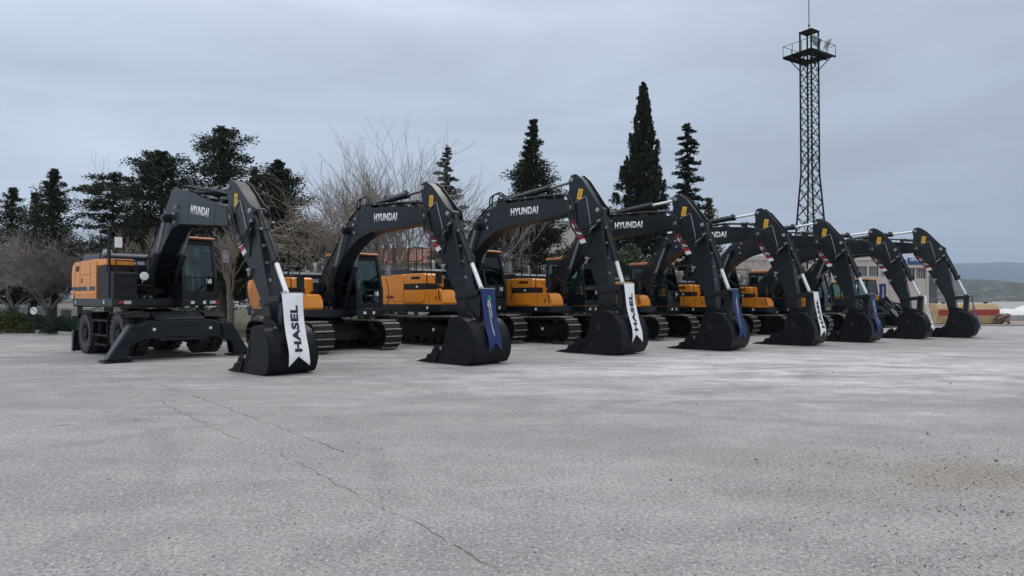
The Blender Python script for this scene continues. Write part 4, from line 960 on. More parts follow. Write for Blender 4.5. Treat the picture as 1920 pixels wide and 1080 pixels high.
def banner(C, th, se, s, kind, label, wd=.50, seed=0):
    r = random.Random(seed); root = empty('banner', C, th, label, 'banner', 'banners hung on the buckets', s)
    P = smooth_path([(.66, 0, .60), (.69, 0, .32), (.73, 0, .02), (.80, 0, -.30), (.885, 0, -.60), (.90, 0, -.80), (.885, 0, -.90)], 8)
    cum = [0]
    for a, c in zip(P[:-1], P[1:]): cum.append(cum[-1] + (c - a).length)
    Lg = cum[-1]
    def pos(sv):
        sv = max(0, min(Lg, sv))
        for i in range(len(P) - 1):
            if sv <= cum[i + 1] or i == len(P) - 2:
                t = (sv - cum[i]) / (cum[i + 1] - cum[i]); p = P[i].lerp(P[i + 1], t); tg = (P[i + 1] - P[i]).normalized(); return p, Vector((-tg.z, 0, tg.x)) * (1 if -tg.z > 0 else 1), tg
    ph = r.uniform(0, 6); lean = r.uniform(-.03, .03)
    def W(sv, y, off=0.0):
        p, nrm, tg = pos(sv); f = sv / Lg
        wv = .014 * math.sin(y * 12 + ph + sv * 2.6) * (.35 + f) + .006 * math.sin(sv * 7 + ph + y * 5)
        q = p + nrm * (off + wv + .012); yy = y * (1 - .05 * math.sin(f * 3.1)) + lean * sv
        return Vector((q.x + se.x, yy, q.z + se.z))
    n, m = 44, 14; vs = []; fs = []; notch = .20
    for i in range(n + 1):
        for j in range(m + 1):
            y = -wd / 2 + wd * j / m; L_ = Lg - notch * (1 - abs(j - m / 2) / (m / 2)); vs.append(W(L_ * i / n, y))
    fs = [(i * (m + 1) + j, i * (m + 1) + j + 1, (i + 1) * (m + 1) + j + 1, (i + 1) * (m + 1) + j) for i in range(n) for j in range(m)]
    me = MB().add(vs, fs).mesh('cloth', 'cloth_white' if kind == 'w' else 'cloth_blue', smooth=80)
    obj('cloth', me, root, solid=.003)
    if kind == 'w':
        tm = text_mesh('HASEL', .98, .19, 'ink', .045, .003, warp=lambda c: W(.74 - c.x, -c.y, c.z + .007))
        obj('lettering', tm, root)
    else:
        for body, L_, h_, s0, y0 in (('HD', .17, .11, .36, -.01), ('HYUNDAI', .26, .045, .56, .03), ('CONSTRUCTION EQUIPMENT', .72, .045, .56, -.03)):
            tm = text_mesh(body, L_, h_, 'white', .015, .003, warp=lambda c: W(s0 + c.x + (L_ / 2 if body != 'HD' else 0) - (.13 if body != 'HD' else 0), y0 + c.y, c.z + .006)); obj('lettering', tm, root)
        b = MB()
        for tri in ([(0, 0), (.06, .035), (.06, .10), (0, .05)], [(.06, .035), (.12, 0), (.12, .05), (.06, .10)]):
            vs = [W(.16 + a * 1.0, -.03 + c, o_) for o_ in (.006, .009) for a, c in tri]; b.add(vs, [(0, 1, 2, 3), (7, 6, 5, 4), (0, 4, 5, 1), (1, 5, 6, 2), (2, 6, 7, 3), (3, 7, 4, 0)])
        obj('logo', b.mesh('logo', 'green_logo'), root)
    b = MB().tube([(se.x + .66, -wd / 2 - .02, se.z + .61), (se.x + .66, wd / 2 + .02, se.z + .61)], .012, 6); obj('hanging_rod', b.mesh('hanging_rod', 'steel'), root)
    b = MB()
    for y in (-wd / 2, wd / 2): b.tube([(se.x + .66, y, se.z + .61), (se.x + .52, y * .5, se.z + .58)], .006, 5)
    obj('cord', b.mesh('cord', 'white'), root)
H0 = R(44)
ROW = [ # n, (x,y) of the stick end, heading, stick rotation, scale, wheeled, label, bucket scale
 (1, (-5.03, 14.32), R(47.3), R(-10.5), .99, True, 'leftmost excavator, wheeled, with stabiliser legs and an empty cab', .91),
 (2, (-1.06, 16.48), R(46.1), R(-4.6), .99, False, 'tracked excavator second from the left, next to the wheeled one', 1.02),
 (3, (2.79, 19.51), R(46.5), R(4.3), 1.096, False, 'tracked excavator third from the left, the largest with the highest stick', 1.02),
 (4, (6.345, 21.05), R(46.7), R(2.2), 1.038, False, 'tracked excavator fourth from the left, in front of the tall narrow cypress', 1),
 (5, (9.835, 23.25), R(46.1), R(1.3), 1.01, False, 'tracked excavator fifth from the left, left of the lattice tower', 1),
 (6, (12.73, 24.99), R(43), R(.3), .981, False, 'tracked excavator sixth from the left, its stick just right of the lattice tower', 1),
 (7, (15.975, 27.10), R(46.5), R(-.3), .954, False, 'tracked excavator seventh from the left, second from the right end', 1),
 (8, (18.41, 27.99), R(47.5), R(-.4), .984, False, 'rightmost excavator of the row, beside the red and cream tank', .99)]
BL = {1: 'white banner with black letters on the leftmost bucket, the largest banner', 2: 'blue banner with white text on the second bucket from the left',
      3: 'white banner on the third bucket from the left', 4: 'blue banner on the fourth bucket from the left', 5: 'white banner on the fifth bucket from the left',
      6: 'blue banner on the sixth bucket from the left', 7: 'narrow looking white banner on the seventh bucket, second from the right', 8: 'blue banner seen edge on at the rightmost bucket'}
for n, se_w, phi, sr, s, wh, lab, bs in ROW:
    root, C, d3, th, se = excavator('wheeled_excavator' if wh else 'tracked_excavator', n, lab, se_w, phi, stick_rot=sr, s=s, wheeled=wh, bs=bs,
                                    model={1: ('HX', '210A'), 2: ('HX', '220AL')}.get(n, ('HX', '220AL') if n > 2 else None))
    banner(C, th, se, s, 'w' if n % 2 else 'b', BL[n], wd=.48 if n == 1 else .46, seed=n)
# ================================================================== TREES
def leaves_mesh(pts, size, seed, m, flat=0.3, elong=2.2, dirs=None):
    """one small rhombic spray per point (numpy), randomly turned"""
    rg = np.random.default_rng(seed); P = np.array(pts); n = len(P)
    a = rg.normal(size=(n, 3)); a[:, 2] *= flat
    if dirs is not None: a = a * 0.45 + np.array(dirs)
    a /= np.linalg.norm(a, axis=1)[:, None] + 1e-9
    c = rg.normal(size=(n, 3)); bb = np.cross(a, c); bb /= np.linalg.norm(bb, axis=1)[:, None] + 1e-9
    sz = (np.asarray(size) * rg.uniform(.6, 1.4, n))[:, None]
    V = np.stack([P - a * sz * elong * .5, P + bb * sz * .5, P + a * sz * elong * .5, P - bb * sz * .5], 1).reshape(-1, 3)
    me = bpy.data.meshes.new('crown'); me.vertices.add(4 * n); me.vertices.foreach_set('co', V.ravel())
    me.loops.add(4 * n); me.loops.foreach_set('vertex_index', np.arange(4 * n)); me.polygons.add(n)
    me.polygons.foreach_set('loop_start', np.arange(0, 4 * n, 4)); me.polygons.foreach_set('loop_total', np.full(n, 4))
    me.update(calc_edges=True); me.validate(); me.materials.append(M[m]); return me
def conifer(px, Z, top, half, label, seed, kind='cedar', m='leaf', base=.8, n=15000, group='evergreen trees behind the machines', name='conifer_tree', lsz=.056, bare=0.12, prof=None):
    """top: pixel row of the tip; half: half width in metres"""
    r = random.Random(seed); H = CAM_H + (HOR - top) * Z / F_PX; X = (px - 960) * Z / F_PX
    root = empty(name, (X, Z, 0.04), 0, label, 'tree', group)
    tb = MB(); bend = [(r.gauss(0, .05) * H * .1, r.gauss(0, .05) * H * .1) for _ in range(5)]
    tr = smooth_path([(0, 0, -.1)] + [(bend[k][0], bend[k][1], H * (k + 1) / 5.3) for k in range(5)], 4)
    R0 = .018 * H + .06
    tb.tube(tr, [max(.012, R0 * (1 - i / (len(tr) - 1)) ** .8) for i in range(len(tr))], 9)
    pts = []; dirs = []; n = int(n * 2.6)
    def tip(z):
        t = z / H * (len(tr) - 1); i = min(int(t), len(tr) - 2); return tr[i].lerp(tr[i + 1], t - i)
    def env(t):      # crown half width against height fraction
        if prof:
            for (a, va), (c, vc) in zip(prof[:-1], prof[1:]):
                if a <= t <= c: return (va + (vc - va) * (t - a) / (c - a)) * half
            return 0.02
        return half * min(1, (1 - t) ** .75 * 1.25) * (1 if t > .2 else .8)
    if kind == 'cypress':
        nt_ = 620; per = n // nt_
        for i in range(nt_):
            t = base / H + (1 - base / H) * (i + r.random()) / nt_; a = r.uniform(0, 6.283); w = env(t)
            rc = w * r.choice([.05, .2, .4, .6, .75, .88, .94, 1.0]) * r.uniform(.85, 1.15); c = tip(min(t * H, H * .99)); hh = r.uniform(.25, .62) * (.3 + w); rad = r.uniform(.09, .20) * (.15 + .85 * w)
            for _ in range(per):
                f = r.random() ** .8; q = rad * (1 - .75 * f) ; b1, b2 = r.gauss(0, q), r.gauss(0, q)
                pts.append((c.x + math.cos(a) * (rc + rad * .8 * f) + b1, c.y + math.sin(a) * (rc + rad * .8 * f) + b2, min(H, t * H - hh * .35 + hh * f))); dirs.append((math.cos(a) * .45, math.sin(a) * .45, 1.0))
    else:
        nb = int(34 + H * 7); per = n // nb
        for i in range(nb):
            t = base / H + (1 - base / H) * ((i + r.random()) / nb) ** .92; z = min(H * .985, t * H); a = i * 2.399 + r.uniform(-.4, .4)
            L_ = env(t) * 1.25 * r.uniform(.55, 1.15) * (.35 if r.random() < bare else 1); L_ = max(L_, .12)
            rise = {'cedar': .10, 'spruce': -.18, 'pine': .38}[kind] + r.uniform(-.12, .12)
            c0 = tip(z); br = []
            for k in range(6):
                f = k / 5; droop = {'cedar': -.16, 'spruce': .16, 'pine': -.02}[kind]
                br.append(Vector((c0.x + math.cos(a) * L_ * f, c0.y + math.sin(a) * L_ * f, z + L_ * (rise * f + droop * f * f))))
            tb.tube(br, [max(.006, .030 * (1 - k / 6) * min(1, L_)) for k in range(6)], 4, cap=False)
            ncl = max(3, int(L_ * 5)); q = max(1, int(per * (.35 + .65 * L_ / half) / ncl))
            gg = lambda v: max(-1.7 * v, min(1.7 * v, r.gauss(0, v)))
            for c_ in range(ncl):
                f = (.22 + .78 * (c_ + r.random()) / ncl); j = min(4, int(f * 5)); p = br[j].lerp(br[j + 1], f * 5 - j)
                side = r.uniform(-1, 1) * L_ * .34 * (1.15 - f)
                cc = Vector((p.x - math.sin(a) * side, p.y + math.cos(a) * side, p.z + r.gauss(0, .05)))
                sr = {'cedar': .20, 'spruce': .16, 'pine': .24}[kind] * r.uniform(.6, 1.3) * max(.3, min(1, L_ / .8))
                for _ in range(q):
                    pts.append((cc.x + gg(sr), cc.y + gg(sr), cc.z + gg(sr * (.30 if kind != 'pine' else .55)) - (.05 if kind == 'spruce' else 0)))
                    dirs.append((math.cos(a) * .8, math.sin(a) * .8, .25 if kind == 'pine' else -.1))
        c0 = tip(H * .97)
        for _ in range(60): pts.append((c0.x + r.gauss(0, .07), c0.y + r.gauss(0, .07), H * r.uniform(.93, 1.0))); dirs.append((0, 0, 1))
    obj('trunk', tb.mesh('trunk', 'bark'), root)
    obj('crown', leaves_mesh(pts, lsz, seed, m, dirs=dirs), root)
    return root
EV = 'evergreen trees behind the machines'
conifer(-40, 36, 372, 1.6, 'dark evergreen at the left edge, cut by the frame', 21, 'pine', n=9000, base=1.2)
conifer(22, 38, 352, 1.5, 'slim dark evergreen at the far left behind the bare bush', 22, 'pine', n=9000, base=1.0)
conifer(62, 40, 362, 1.5, 'low evergreen between the two at the far left', 31, 'pine', n=7000, base=1.0)
conifer(98, 35, 318, 1.55, 'pointed ragged evergreen left of the wheeled excavator', 23, 'pine', n=15000, base=1.4, bare=.2)
conifer(208, 33, 326, 1.75, 'flat topped layered evergreen behind the orange counterweight of the wheeled excavator', 24, 'cedar', n=14000, base=1.2, bare=.25, prof=[(0, .5), (.3, .9), (.8, 1.0), (.93, .75), (1.0, .1)])
conifer(298, 32, 284, 1.65, 'broad dense evergreen behind the boom of the wheeled excavator', 25, 'pine', n=18000, base=1.0, bare=.1, prof=[(0, .7), (.4, 1), (.75, .95), (.9, .55), (1.0, .08)])
conifer(418, 32, 240, 1.35, 'tall irregular evergreen rising behind the stick of the wheeled excavator', 26, 'pine', n=15000, base=1.6, bare=.25, prof=[(0, .7), (.5, .75), (.75, 1.0), (.85, .85), (.93, .6), (1.0, .1)])
conifer(520, 33, 304, 1.9, 'wide dark evergreen between the first two excavators', 27, 'pine', n=26000, base=.6, bare=.06, prof=[(0, 1.15), (.35, 1.1), (.6, .82), (.85, .45), (1.0, .03)])
conifer(478, 34, 318, 1.2, 'narrow evergreen directly left of the wide dark one', 28, 'pine', n=10000, base=.8)
conifer(838, 33, 272, 1.25, 'pointed spruce with drooping tiers above the second stick', 29, 'spruce', 'leaf_blue', n=13000, base=1.4, bare=.05, name='spruce_tree')
conifer(998, 36, 224, 1.75, 'large cone shaped evergreen above the third excavator', 30, 'pine', n=30000, base=.5, bare=.14, prof=[(0, 1.1), (.25, 1.08), (.40, .95), (.55, .82), (.66, .66), (.78, .38), (.9, .16), (1.0, .02)])
conifer(1206, 38, 156, 1.42, 'tallest narrow cypress with a dense pointed crown', 32, 'cypress', 'leaf_dark', n=40000, base=.3, name='cypress_tree', lsz=.072, prof=[(0, .85), (.3, 1), (.45, 1), (.55, .87), (.65, .62), (.77, .43), (.89, .24), (.97, .12), (1.0, .02)])
conifer(1290, 39, 230, 1.05, 'thin ragged cypress right of the tallest one', 33, 'cedar', 'leaf_dark', n=16000, base=.4, name='cypress_tree', lsz=.065, bare=.15, prof=[(0, 1.5), (.3, 1.35), (.5, 1.0), (.62, .62), (.75, .55), (.82, .36), (.92, .42), (1.0, .08)])
conifer(1330, 41, 372, 1.2, 'low yellowish evergreen behind the fourth stick', 34, 'pine', 'shrub', n=7000, base=.3)
conifer(1160, 42, 400, 2.2, 'dark round evergreen filling the gap below the tall cypress', 36, 'pine', n=14000, base=.3, prof=[(0, 1.0), (.5, 1.0), (.8, .8), (1, .2)])
conifer(930, 44, 400, 2.4, 'low dark evergreen behind the knuckle of the third boom', 37, 'pine', n=13000, base=.3, prof=[(0, 1.0), (.5, 1.0), (.8, .8), (1, .2)])
conifer(620, 46, 440, 2.6, 'low dark evergreen far behind the bare tree', 38, 'pine', n=9000, base=.3, prof=[(0, 1.0), (.5, 1.0), (.8, .8), (1, .2)])
conifer(250, 40, 420, 2.4, 'low dark evergreen behind the rear of the wheeled excavator', 39, 'pine', n=12000, base=.3, prof=[(0, 1.0), (.5, 1.0), (.8, .8), (1, .2)])
conifer(380, 41, 400, 2.4, 'low dark evergreen seen under the boom of the wheeled excavator', 40, 'pine', n=12000, base=.3, prof=[(0, 1.0), (.5, 1.0), (.8, .8), (1, .2)])
conifer(1180, 34, 462, .9, 'pale silvery shrub tree behind the rod of the third bucket cylinder', 35, 'pine', 'blossom', n=8000, base=.2, lsz=.06, prof=[(0, .8), (.4, 1), (.8, .8), (1, .2)])
def bare_tree(px, Z, top, label, seed, stems, spread, m='twig', depth=5, trunk_h=.6, curve=.12, up=.10, kid=(3, 4), whip=.0, r0=.09, group='leafless trees behind the machines'):
    r = random.Random(seed); H = CAM_H + (HOR - top) * Z / F_PX; X = (px - 960) * Z / F_PX
    root = empty('bare_tree', (X, Z, .04), 0, label, 'tree', group); tb = MB(); bb = MB()
    def seg(p, d, L_, rad, lev):
        n = 5 if lev < 3 else 4; pts = [p]; dd = d.copy()
        for k in range(n):
            dd = (dd + Vector((r.gauss(0, curve), r.gauss(0, curve), r.gauss(0, curve) * .6 + up))).normalized(); pts.append(pts[-1] + dd * L_ / n)
        rs = [max(.0062, rad * (1 - .55 * k / n)) for k in range(n + 1)]
        bb.tube(pts, rs, 5 if lev < 2 else 3, cap=False)
        if lev >= depth or rad < .0035: return
        for c in range(r.randint(*kid)):
            f = r.uniform(.35, 1.0) if c else 1.0; i = min(n - 1, int(f * n)); q = pts[i].lerp(pts[i + 1], f * n - i)
            a = r.uniform(0, 6.283); sp = spread * r.uniform(.5, 1.3)
            o_ = dd.orthogonal().normalized(); o_ = (Matrix.Rotation(a, 3, dd) @ o_)
            seg(q, (dd + o_ * sp).normalized(), L_ * r.uniform(.58, .86), rad * .56, lev + 1)
    tb.tube(smooth_path([(0, 0, -.1), (r.gauss(0, .04), 0, trunk_h * .5), (0, 0, trunk_h)], 4), [r0 * 1.5, r0 * 1.4] + [r0 * 1.25] * 7, 10)
    for s_ in range(stems):
        a = s_ * 6.283 / stems + r.uniform(-.3, .3); t = r.uniform(.25, 1) * spread * 1.1
        if whip and s_ == 0: t = .02
        seg(Vector((0, 0, trunk_h * r.uniform(.8, 1))), Vector((math.cos(a) * t, math.sin(a) * t, 1)).normalized(), (H - trunk_h) * (r.uniform(.36, .50) if not whip else (.52 if s_ == 0 else r.uniform(.26, .42))), r0 * .62, 1)
    zs = max(v[2] for v in bb.v); k = (H - trunk_h) / (zs - trunk_h)
    bb.v = [(x, y, trunk_h + (z - trunk_h) * k if z > trunk_h else z) for x, y, z in bb.v]
    obj('trunk', tb.mesh('trunk', 'bark_pale' if m == 'twig_pale' else 'bark'), root); obj('branches', bb.mesh('branches', m, smooth=0), root)
bare_tree(25, 34, 425, 'spreading leafless tree at the left edge over the mesh fence', 51, 6, .75, depth=6, trunk_h=1.1, up=.04, kid=(3, 4))
bare_tree(92, 33, 412, 'rounded leafless tree behind the round sign', 52, 7, .75, depth=6, trunk_h=1.0, up=.04, kid=(3, 4))
bare_tree(150, 34, 440, 'leafless tree touching the rear of the wheeled excavator', 57, 5, .7, depth=6, trunk_h=1.1, up=.04, kid=(3, 3))
bare_tree(200, 37, 305, 'thin leafless tree poking above the layered evergreen', 53, 3, .3, depth=5, trunk_h=1.5, kid=(2, 3), r0=.06)
bare_tree(285, 28, 425, 'pale leafless tree right behind the counterweight of the wheeled excavator', 54, 5, .5, 'twig_pale', depth=5, trunk_h=.8, kid=(3, 3), r0=.07)
bare_tree(430, 27, 418, 'pale leafless tree with a thick trunk under the first stick', 55, 5, .42, 'twig_pale', depth=5, trunk_h=1.7, kid=(3, 3), r0=.10)
bare_tree(712, 31, 206, 'big leafless tree with long upright whips above the second boom', 56, 15, .46, depth=5, trunk_h=.8, curve=.075, up=.07, kid=(3, 4), r0=.11, whip=1)
bare_tree(640, 29, 330, 'low arching leafless tree behind the cab of the second excavator', 58, 9, .8, 'twig_pale', depth=5, trunk_h=.7, curve=.12, up=-.01, kid=(3, 4), r0=.08)
bare_tree(780, 33, 262, 'leafless tree with fine twigs left of the spruce', 59, 8, .40, depth=4, trunk_h=1.0, curve=.10, up=.05, kid=(3, 4), r0=.08)
bare_tree(870, 31, 342, 'leafless tree right of the spruce between the second and third booms', 60, 6, .5, depth=5, trunk_h=1.0, curve=.1, kid=(3, 3), r0=.07)
bare_tree(1000, 30, 455, 'low leafless tree behind the handrail of the third excavator', 61, 6, .9, 'twig_pale', depth=5, trunk_h=1.2, up=-.02, kid=(3, 3), r0=.06)
bare_tree(1405, 50, 455, 'small leafless tree in front of the cream building', 62, 5, .5, depth=5, trunk_h=1.0, kid=(3, 3), r0=.06)
# hedges and shrubs behind the kerb: ground cover masses nobody could count
def hedge(p0, p1, h, wd, m, label, seed, n, cat='hedge', name='hedge'):
    r = random.Random(seed); a, c = Vector(p0), Vector(p1); d = (c - a); nn = Vector((-d.y, d.x)).normalized(); pts = []
    bumps = [(r.random(), r.uniform(.5, 1.2)) for _ in range(int(d.length / 1.2) + 2)]
    for _ in range(n):
        t = r.random(); hh = h * (.75 + .3 * math.sin(t * d.length * 1.7 + seed) * math.sin(t * d.length * .6)); p = a + d * t + nn * r.gauss(0, wd * .4)
        pts.append((p.x, p.y, .04 + hh * r.random() ** .6))
    me = leaves_mesh(pts, .09, seed, m, flat=.8, elong=1.6); o_ = obj(name, me); return tag(o_, label, cat)
hedge((-34, 42), (-12, 27.6), .75, .7, 'hedge', 'dark green hedge behind the mesh fence at the left', 71, 9000)
hedge((-8.0, 28.0), (12, 41), 1.2, .9, 'hedge', 'dark green hedge behind the tracked excavators', 72, 13000)
def bush(px, Z, top, w_, m, label, seed, n=2600):
    r = random.Random(seed); X = (px - 960) * Z / F_PX; H = CAM_H + (HOR - top) * Z / F_PX; pts = []
    for _ in range(n):
        a, e = r.uniform(0, 6.283), math.asin(r.random()); rr = r.uniform(.6, 1.0) * (1 + .2 * math.sin(3 * a + seed) + r.gauss(0, .06))
        pts.append((rr * w_ * math.cos(a) * math.cos(e), rr * w_ * math.sin(a) * math.cos(e), .05 + rr * (H - .1) * math.sin(e)))
    root = empty('bush', (X, Z, 0.02), 0, label, 'shrub'); obj('foliage', leaves_mesh(pts, .07, seed, m, flat=.8, elong=1.5), root)
    b = MB()
    for k in range(5): a = k * 1.25; b.tube([(0, 0, 0), (w_ * .3 * math.cos(a), w_ * .3 * math.sin(a), H * .4), (w_ * .5 * math.cos(a), w_ * .5 * math.sin(a), H * .75)], [.02, .014, .005], 5)
    obj('stem', b.mesh('stem', 'bark'), root)
bush(18, 31.6, 582, .85, 'shrub', 'yellow green bush at the left edge against the kerb', 81)
bush(52, 31.5, 604, .5, 'shrub', 'small yellowish bush under the round sign', 82, 1200)
bush(115, 30.5, 600, .8, 'hedge', 'low dark bush left of the rear wheel', 83, 1800)
bush(860, 33.5, 500, 1.3, 'leaf', 'dark rounded bush behind the handrail of the second boom', 84, 4000)
# green mesh fence on the kerb line
def mesh_fence(P, h, label):
    a, c = Vector(P[0]), Vector(P[1]); d = c - a; ang = math.atan2(d.y, d.x); n = max(1, round(d.length / 2.45)); st = d.length / n
    root = empty('mesh_fence', (a.x, a.y, .05), ang, label, 'fence', 'green mesh fences')
    for i in range(n + 1):
        b = MB(); b.box((i * st, 0, h / 2), (.06, .06, h)); b.box((i * st, 0, h + .01), (.07, .07, .02)); b.box((i * st, .02, .1), (.16, .16, .2)); obj('fence_post', b.mesh('fence_post', 'fence_green'), root)
    b = MB()
    for i in range(n):
        x0, x1 = i * st, (i + 1) * st
        for k in range(int((x1 - x0) / .055)): b.box((x0 + k * .055, 0, h * .5 + .03), (.007, .007, h - .1))
        for z in [.1 + j * .1 for j in range(int((h - .1) / .1))] + [h - .03]: b.box(((x0 + x1) / 2, 0, z), (x1 - x0, .010, .010))
    obj('mesh_panel', b.mesh('mesh_panel', 'fence_green', smooth=0), root)
mesh_fence([(-29.0, 36.4), (-21.5, 31.1)], 1.15, 'green mesh fence running out of frame at the left edge')
mesh_fence([(-21.4, 31.05), (-10.8, 24.85)], 1.15, 'green mesh fence behind the rear wheels of the wheeled excavator')
mesh_fence([(-8.5, 25.7), (11.8, 38.5)], 1.15, 'long green mesh fence behind the tracked excavators')
# round white sign on the fence
X, Z = (63.5 - 960) * 30.4 / F_PX, 30.4
root = empty('round_sign', (X, Z, 0), R(-6), 'round white sign with dark diagonal marks on a thin post by the fence', 'sign')
b = MB().lathe([(.001, -.012), (.165, -.012), (.17, 0), (.165, .012), (.001, .012)], 28, c=(0, 0, 1.06)); obj('sign_plate', b.mesh('sign_plate', 'white'), root)
b = MB()
for (x, z, l, a) in ((-.06, 1.14, .13, -.6), (-.02, 1.10, .18, -.6), (.05, 1.02, .09, -1.2), (.09, 1.05, .06, .4)): b.box((x, -.016, z), (l, .006, .02), (0, a, 0))
obj('marking', b.mesh('marking', 'ink'), root)
b = MB().tube([(0, .03, 0), (0, .03, 1.0)], .02, 8); obj('post', b.mesh('post', 'fence_green'), root)
# ================================================================== LATTICE TOWER
def tower(px, Z):
    X = (px - 960) * Z / F_PX; zz = lambda y: CAM_H + (HOR - y) * Z / F_PX
    root = empty('lattice_tower', (X, Z, 0), R(33), 'tall dark steel lattice tower with a railed platform, floodlights and a mast', 'tower')
    zp, zt = zz(104), zz(58); hw = .53
    def hwid(z):
        zb = zz(325)
        return hw if z > zb else hw + (zb - z) * .062
    b = MB(); lv = []; z = 0.0
    while z < zt: lv.append(z); z += .95 if z > zz(325) else 1.25
    lv.append(zt)
    for sx in (-1, 1):
        for sy in (-1, 1): b.tube([(sx * hwid(z), sy * hwid(z), z) for z in lv], .075, 4)
    obj('legs', b.mesh('legs', 'rust'), root); b = MB()
    for z0, z1 in zip(lv[:-1], lv[1:]):
        a, c = hwid(z0), hwid(z1)
        for k in range(4):
            rt = Matrix.Rotation(k * math.pi / 2, 3, 'Z'); p = [Vector((-a, -a, z0)), Vector((a, -a, z0)), Vector((-c, -c, z1)), Vector((c, -c, z1))]; p = [rt @ q for q in p]
            if z0 < zp + .3: b.tube([p[0], p[3]], .036, 4); b.tube([p[1], p[2]], .036, 4); 
            if abs(z0 - zz(325)) < 1.0 or zp - 1 < z0 < zp + .3: b.tube([p[2], p[3]], .03, 4)
    obj('bracing', b.mesh('bracing', 'rust', smooth=0), root)
    Lx, Ly = 1.75, 1.35; b = MB()
    for (x0, x1, y0, y1) in ((-Lx, Lx, -Ly, -hw - .05), (-Lx, Lx, hw + .05, Ly), (-Lx, -hw - .05, -hw - .05, hw + .05), (hw + .05, Lx, -hw - .05, hw + .05)): b.bx(x0, x1, y0, y1, zp, zp + .06)
    for y in (-Ly, -hw, hw, Ly): b.bx(-Lx, Lx, y - .04, y + .04, zp - .12, zp)
    obj('platform', b.mesh('platform', 'rust'), root)
    b = MB()
    for sx in (-1, 1):
        for sy in (-1, 1): b.tube([(sx * hw, sy * hw, zp - 1.2), (sx * Lx * .85, sy * Ly * .85, zp)], .04, 4)
    obj('platform_brace', b.mesh('platform_brace', 'rust'), root); b = MB(); hr = .95
    pts = [(-Lx, -Ly), (Lx, -Ly), (Lx, Ly), (-Lx, Ly), (-Lx, -Ly)]
    b.tube([(x, y, zp + hr) for x, y in pts], .025, 5)
    for (x0, y0), (x1, y1) in zip(pts[:-1], pts[1:]):
        for t in (0, .33, .66): b.tube([(x0 + (x1 - x0) * t, y0 + (y1 - y0) * t, zp), (x0 + (x1 - x0) * t, y0 + (y1 - y0) * t, zp + hr)], .025, 5)
    obj('railing', b.mesh('railing', 'rust'), root)
    b = MB(); b.bx(-hw - .08, hw + .08, -hw - .08, hw + .08, zt, zt + .10); obj('cap', b.mesh('cap', 'rust'), root)
    b = MB(); b.tube([(0, 0, zt), (0, 0, zz(-30))], .035, 6); b.tube([(0, 0, zz(45)), (0, 0, zz(45) + .1)], .09, 8); obj('mast', b.mesh('mast', 'rust'), root)
    for (x, y, z, rz, tilt, sz) in ((-.15, -.6, zp + 1.35, -.2, .35, .75), (1.35, .1, zp + 1.65, .1, .35, .95), (1.95, -.5, zp + 1.45, 1.1, .3, .75)):
        b = MB(); q = Euler((tilt, 0, rz)).to_matrix(); b.box((x, y, z), (sz, .16, sz * .72), q); b.box(Vector((x, y, z)) + q @ Vector((0, -.09, 0)), (sz * .88, .03, sz * .6), q); b.tube([(x, y + .05, z), (x, y + .05, zp + .9)], .03, 5)
        obj('floodlight', b.mesh('floodlight', 'galv'), root, bevel=.01)
tower(1521, 58)
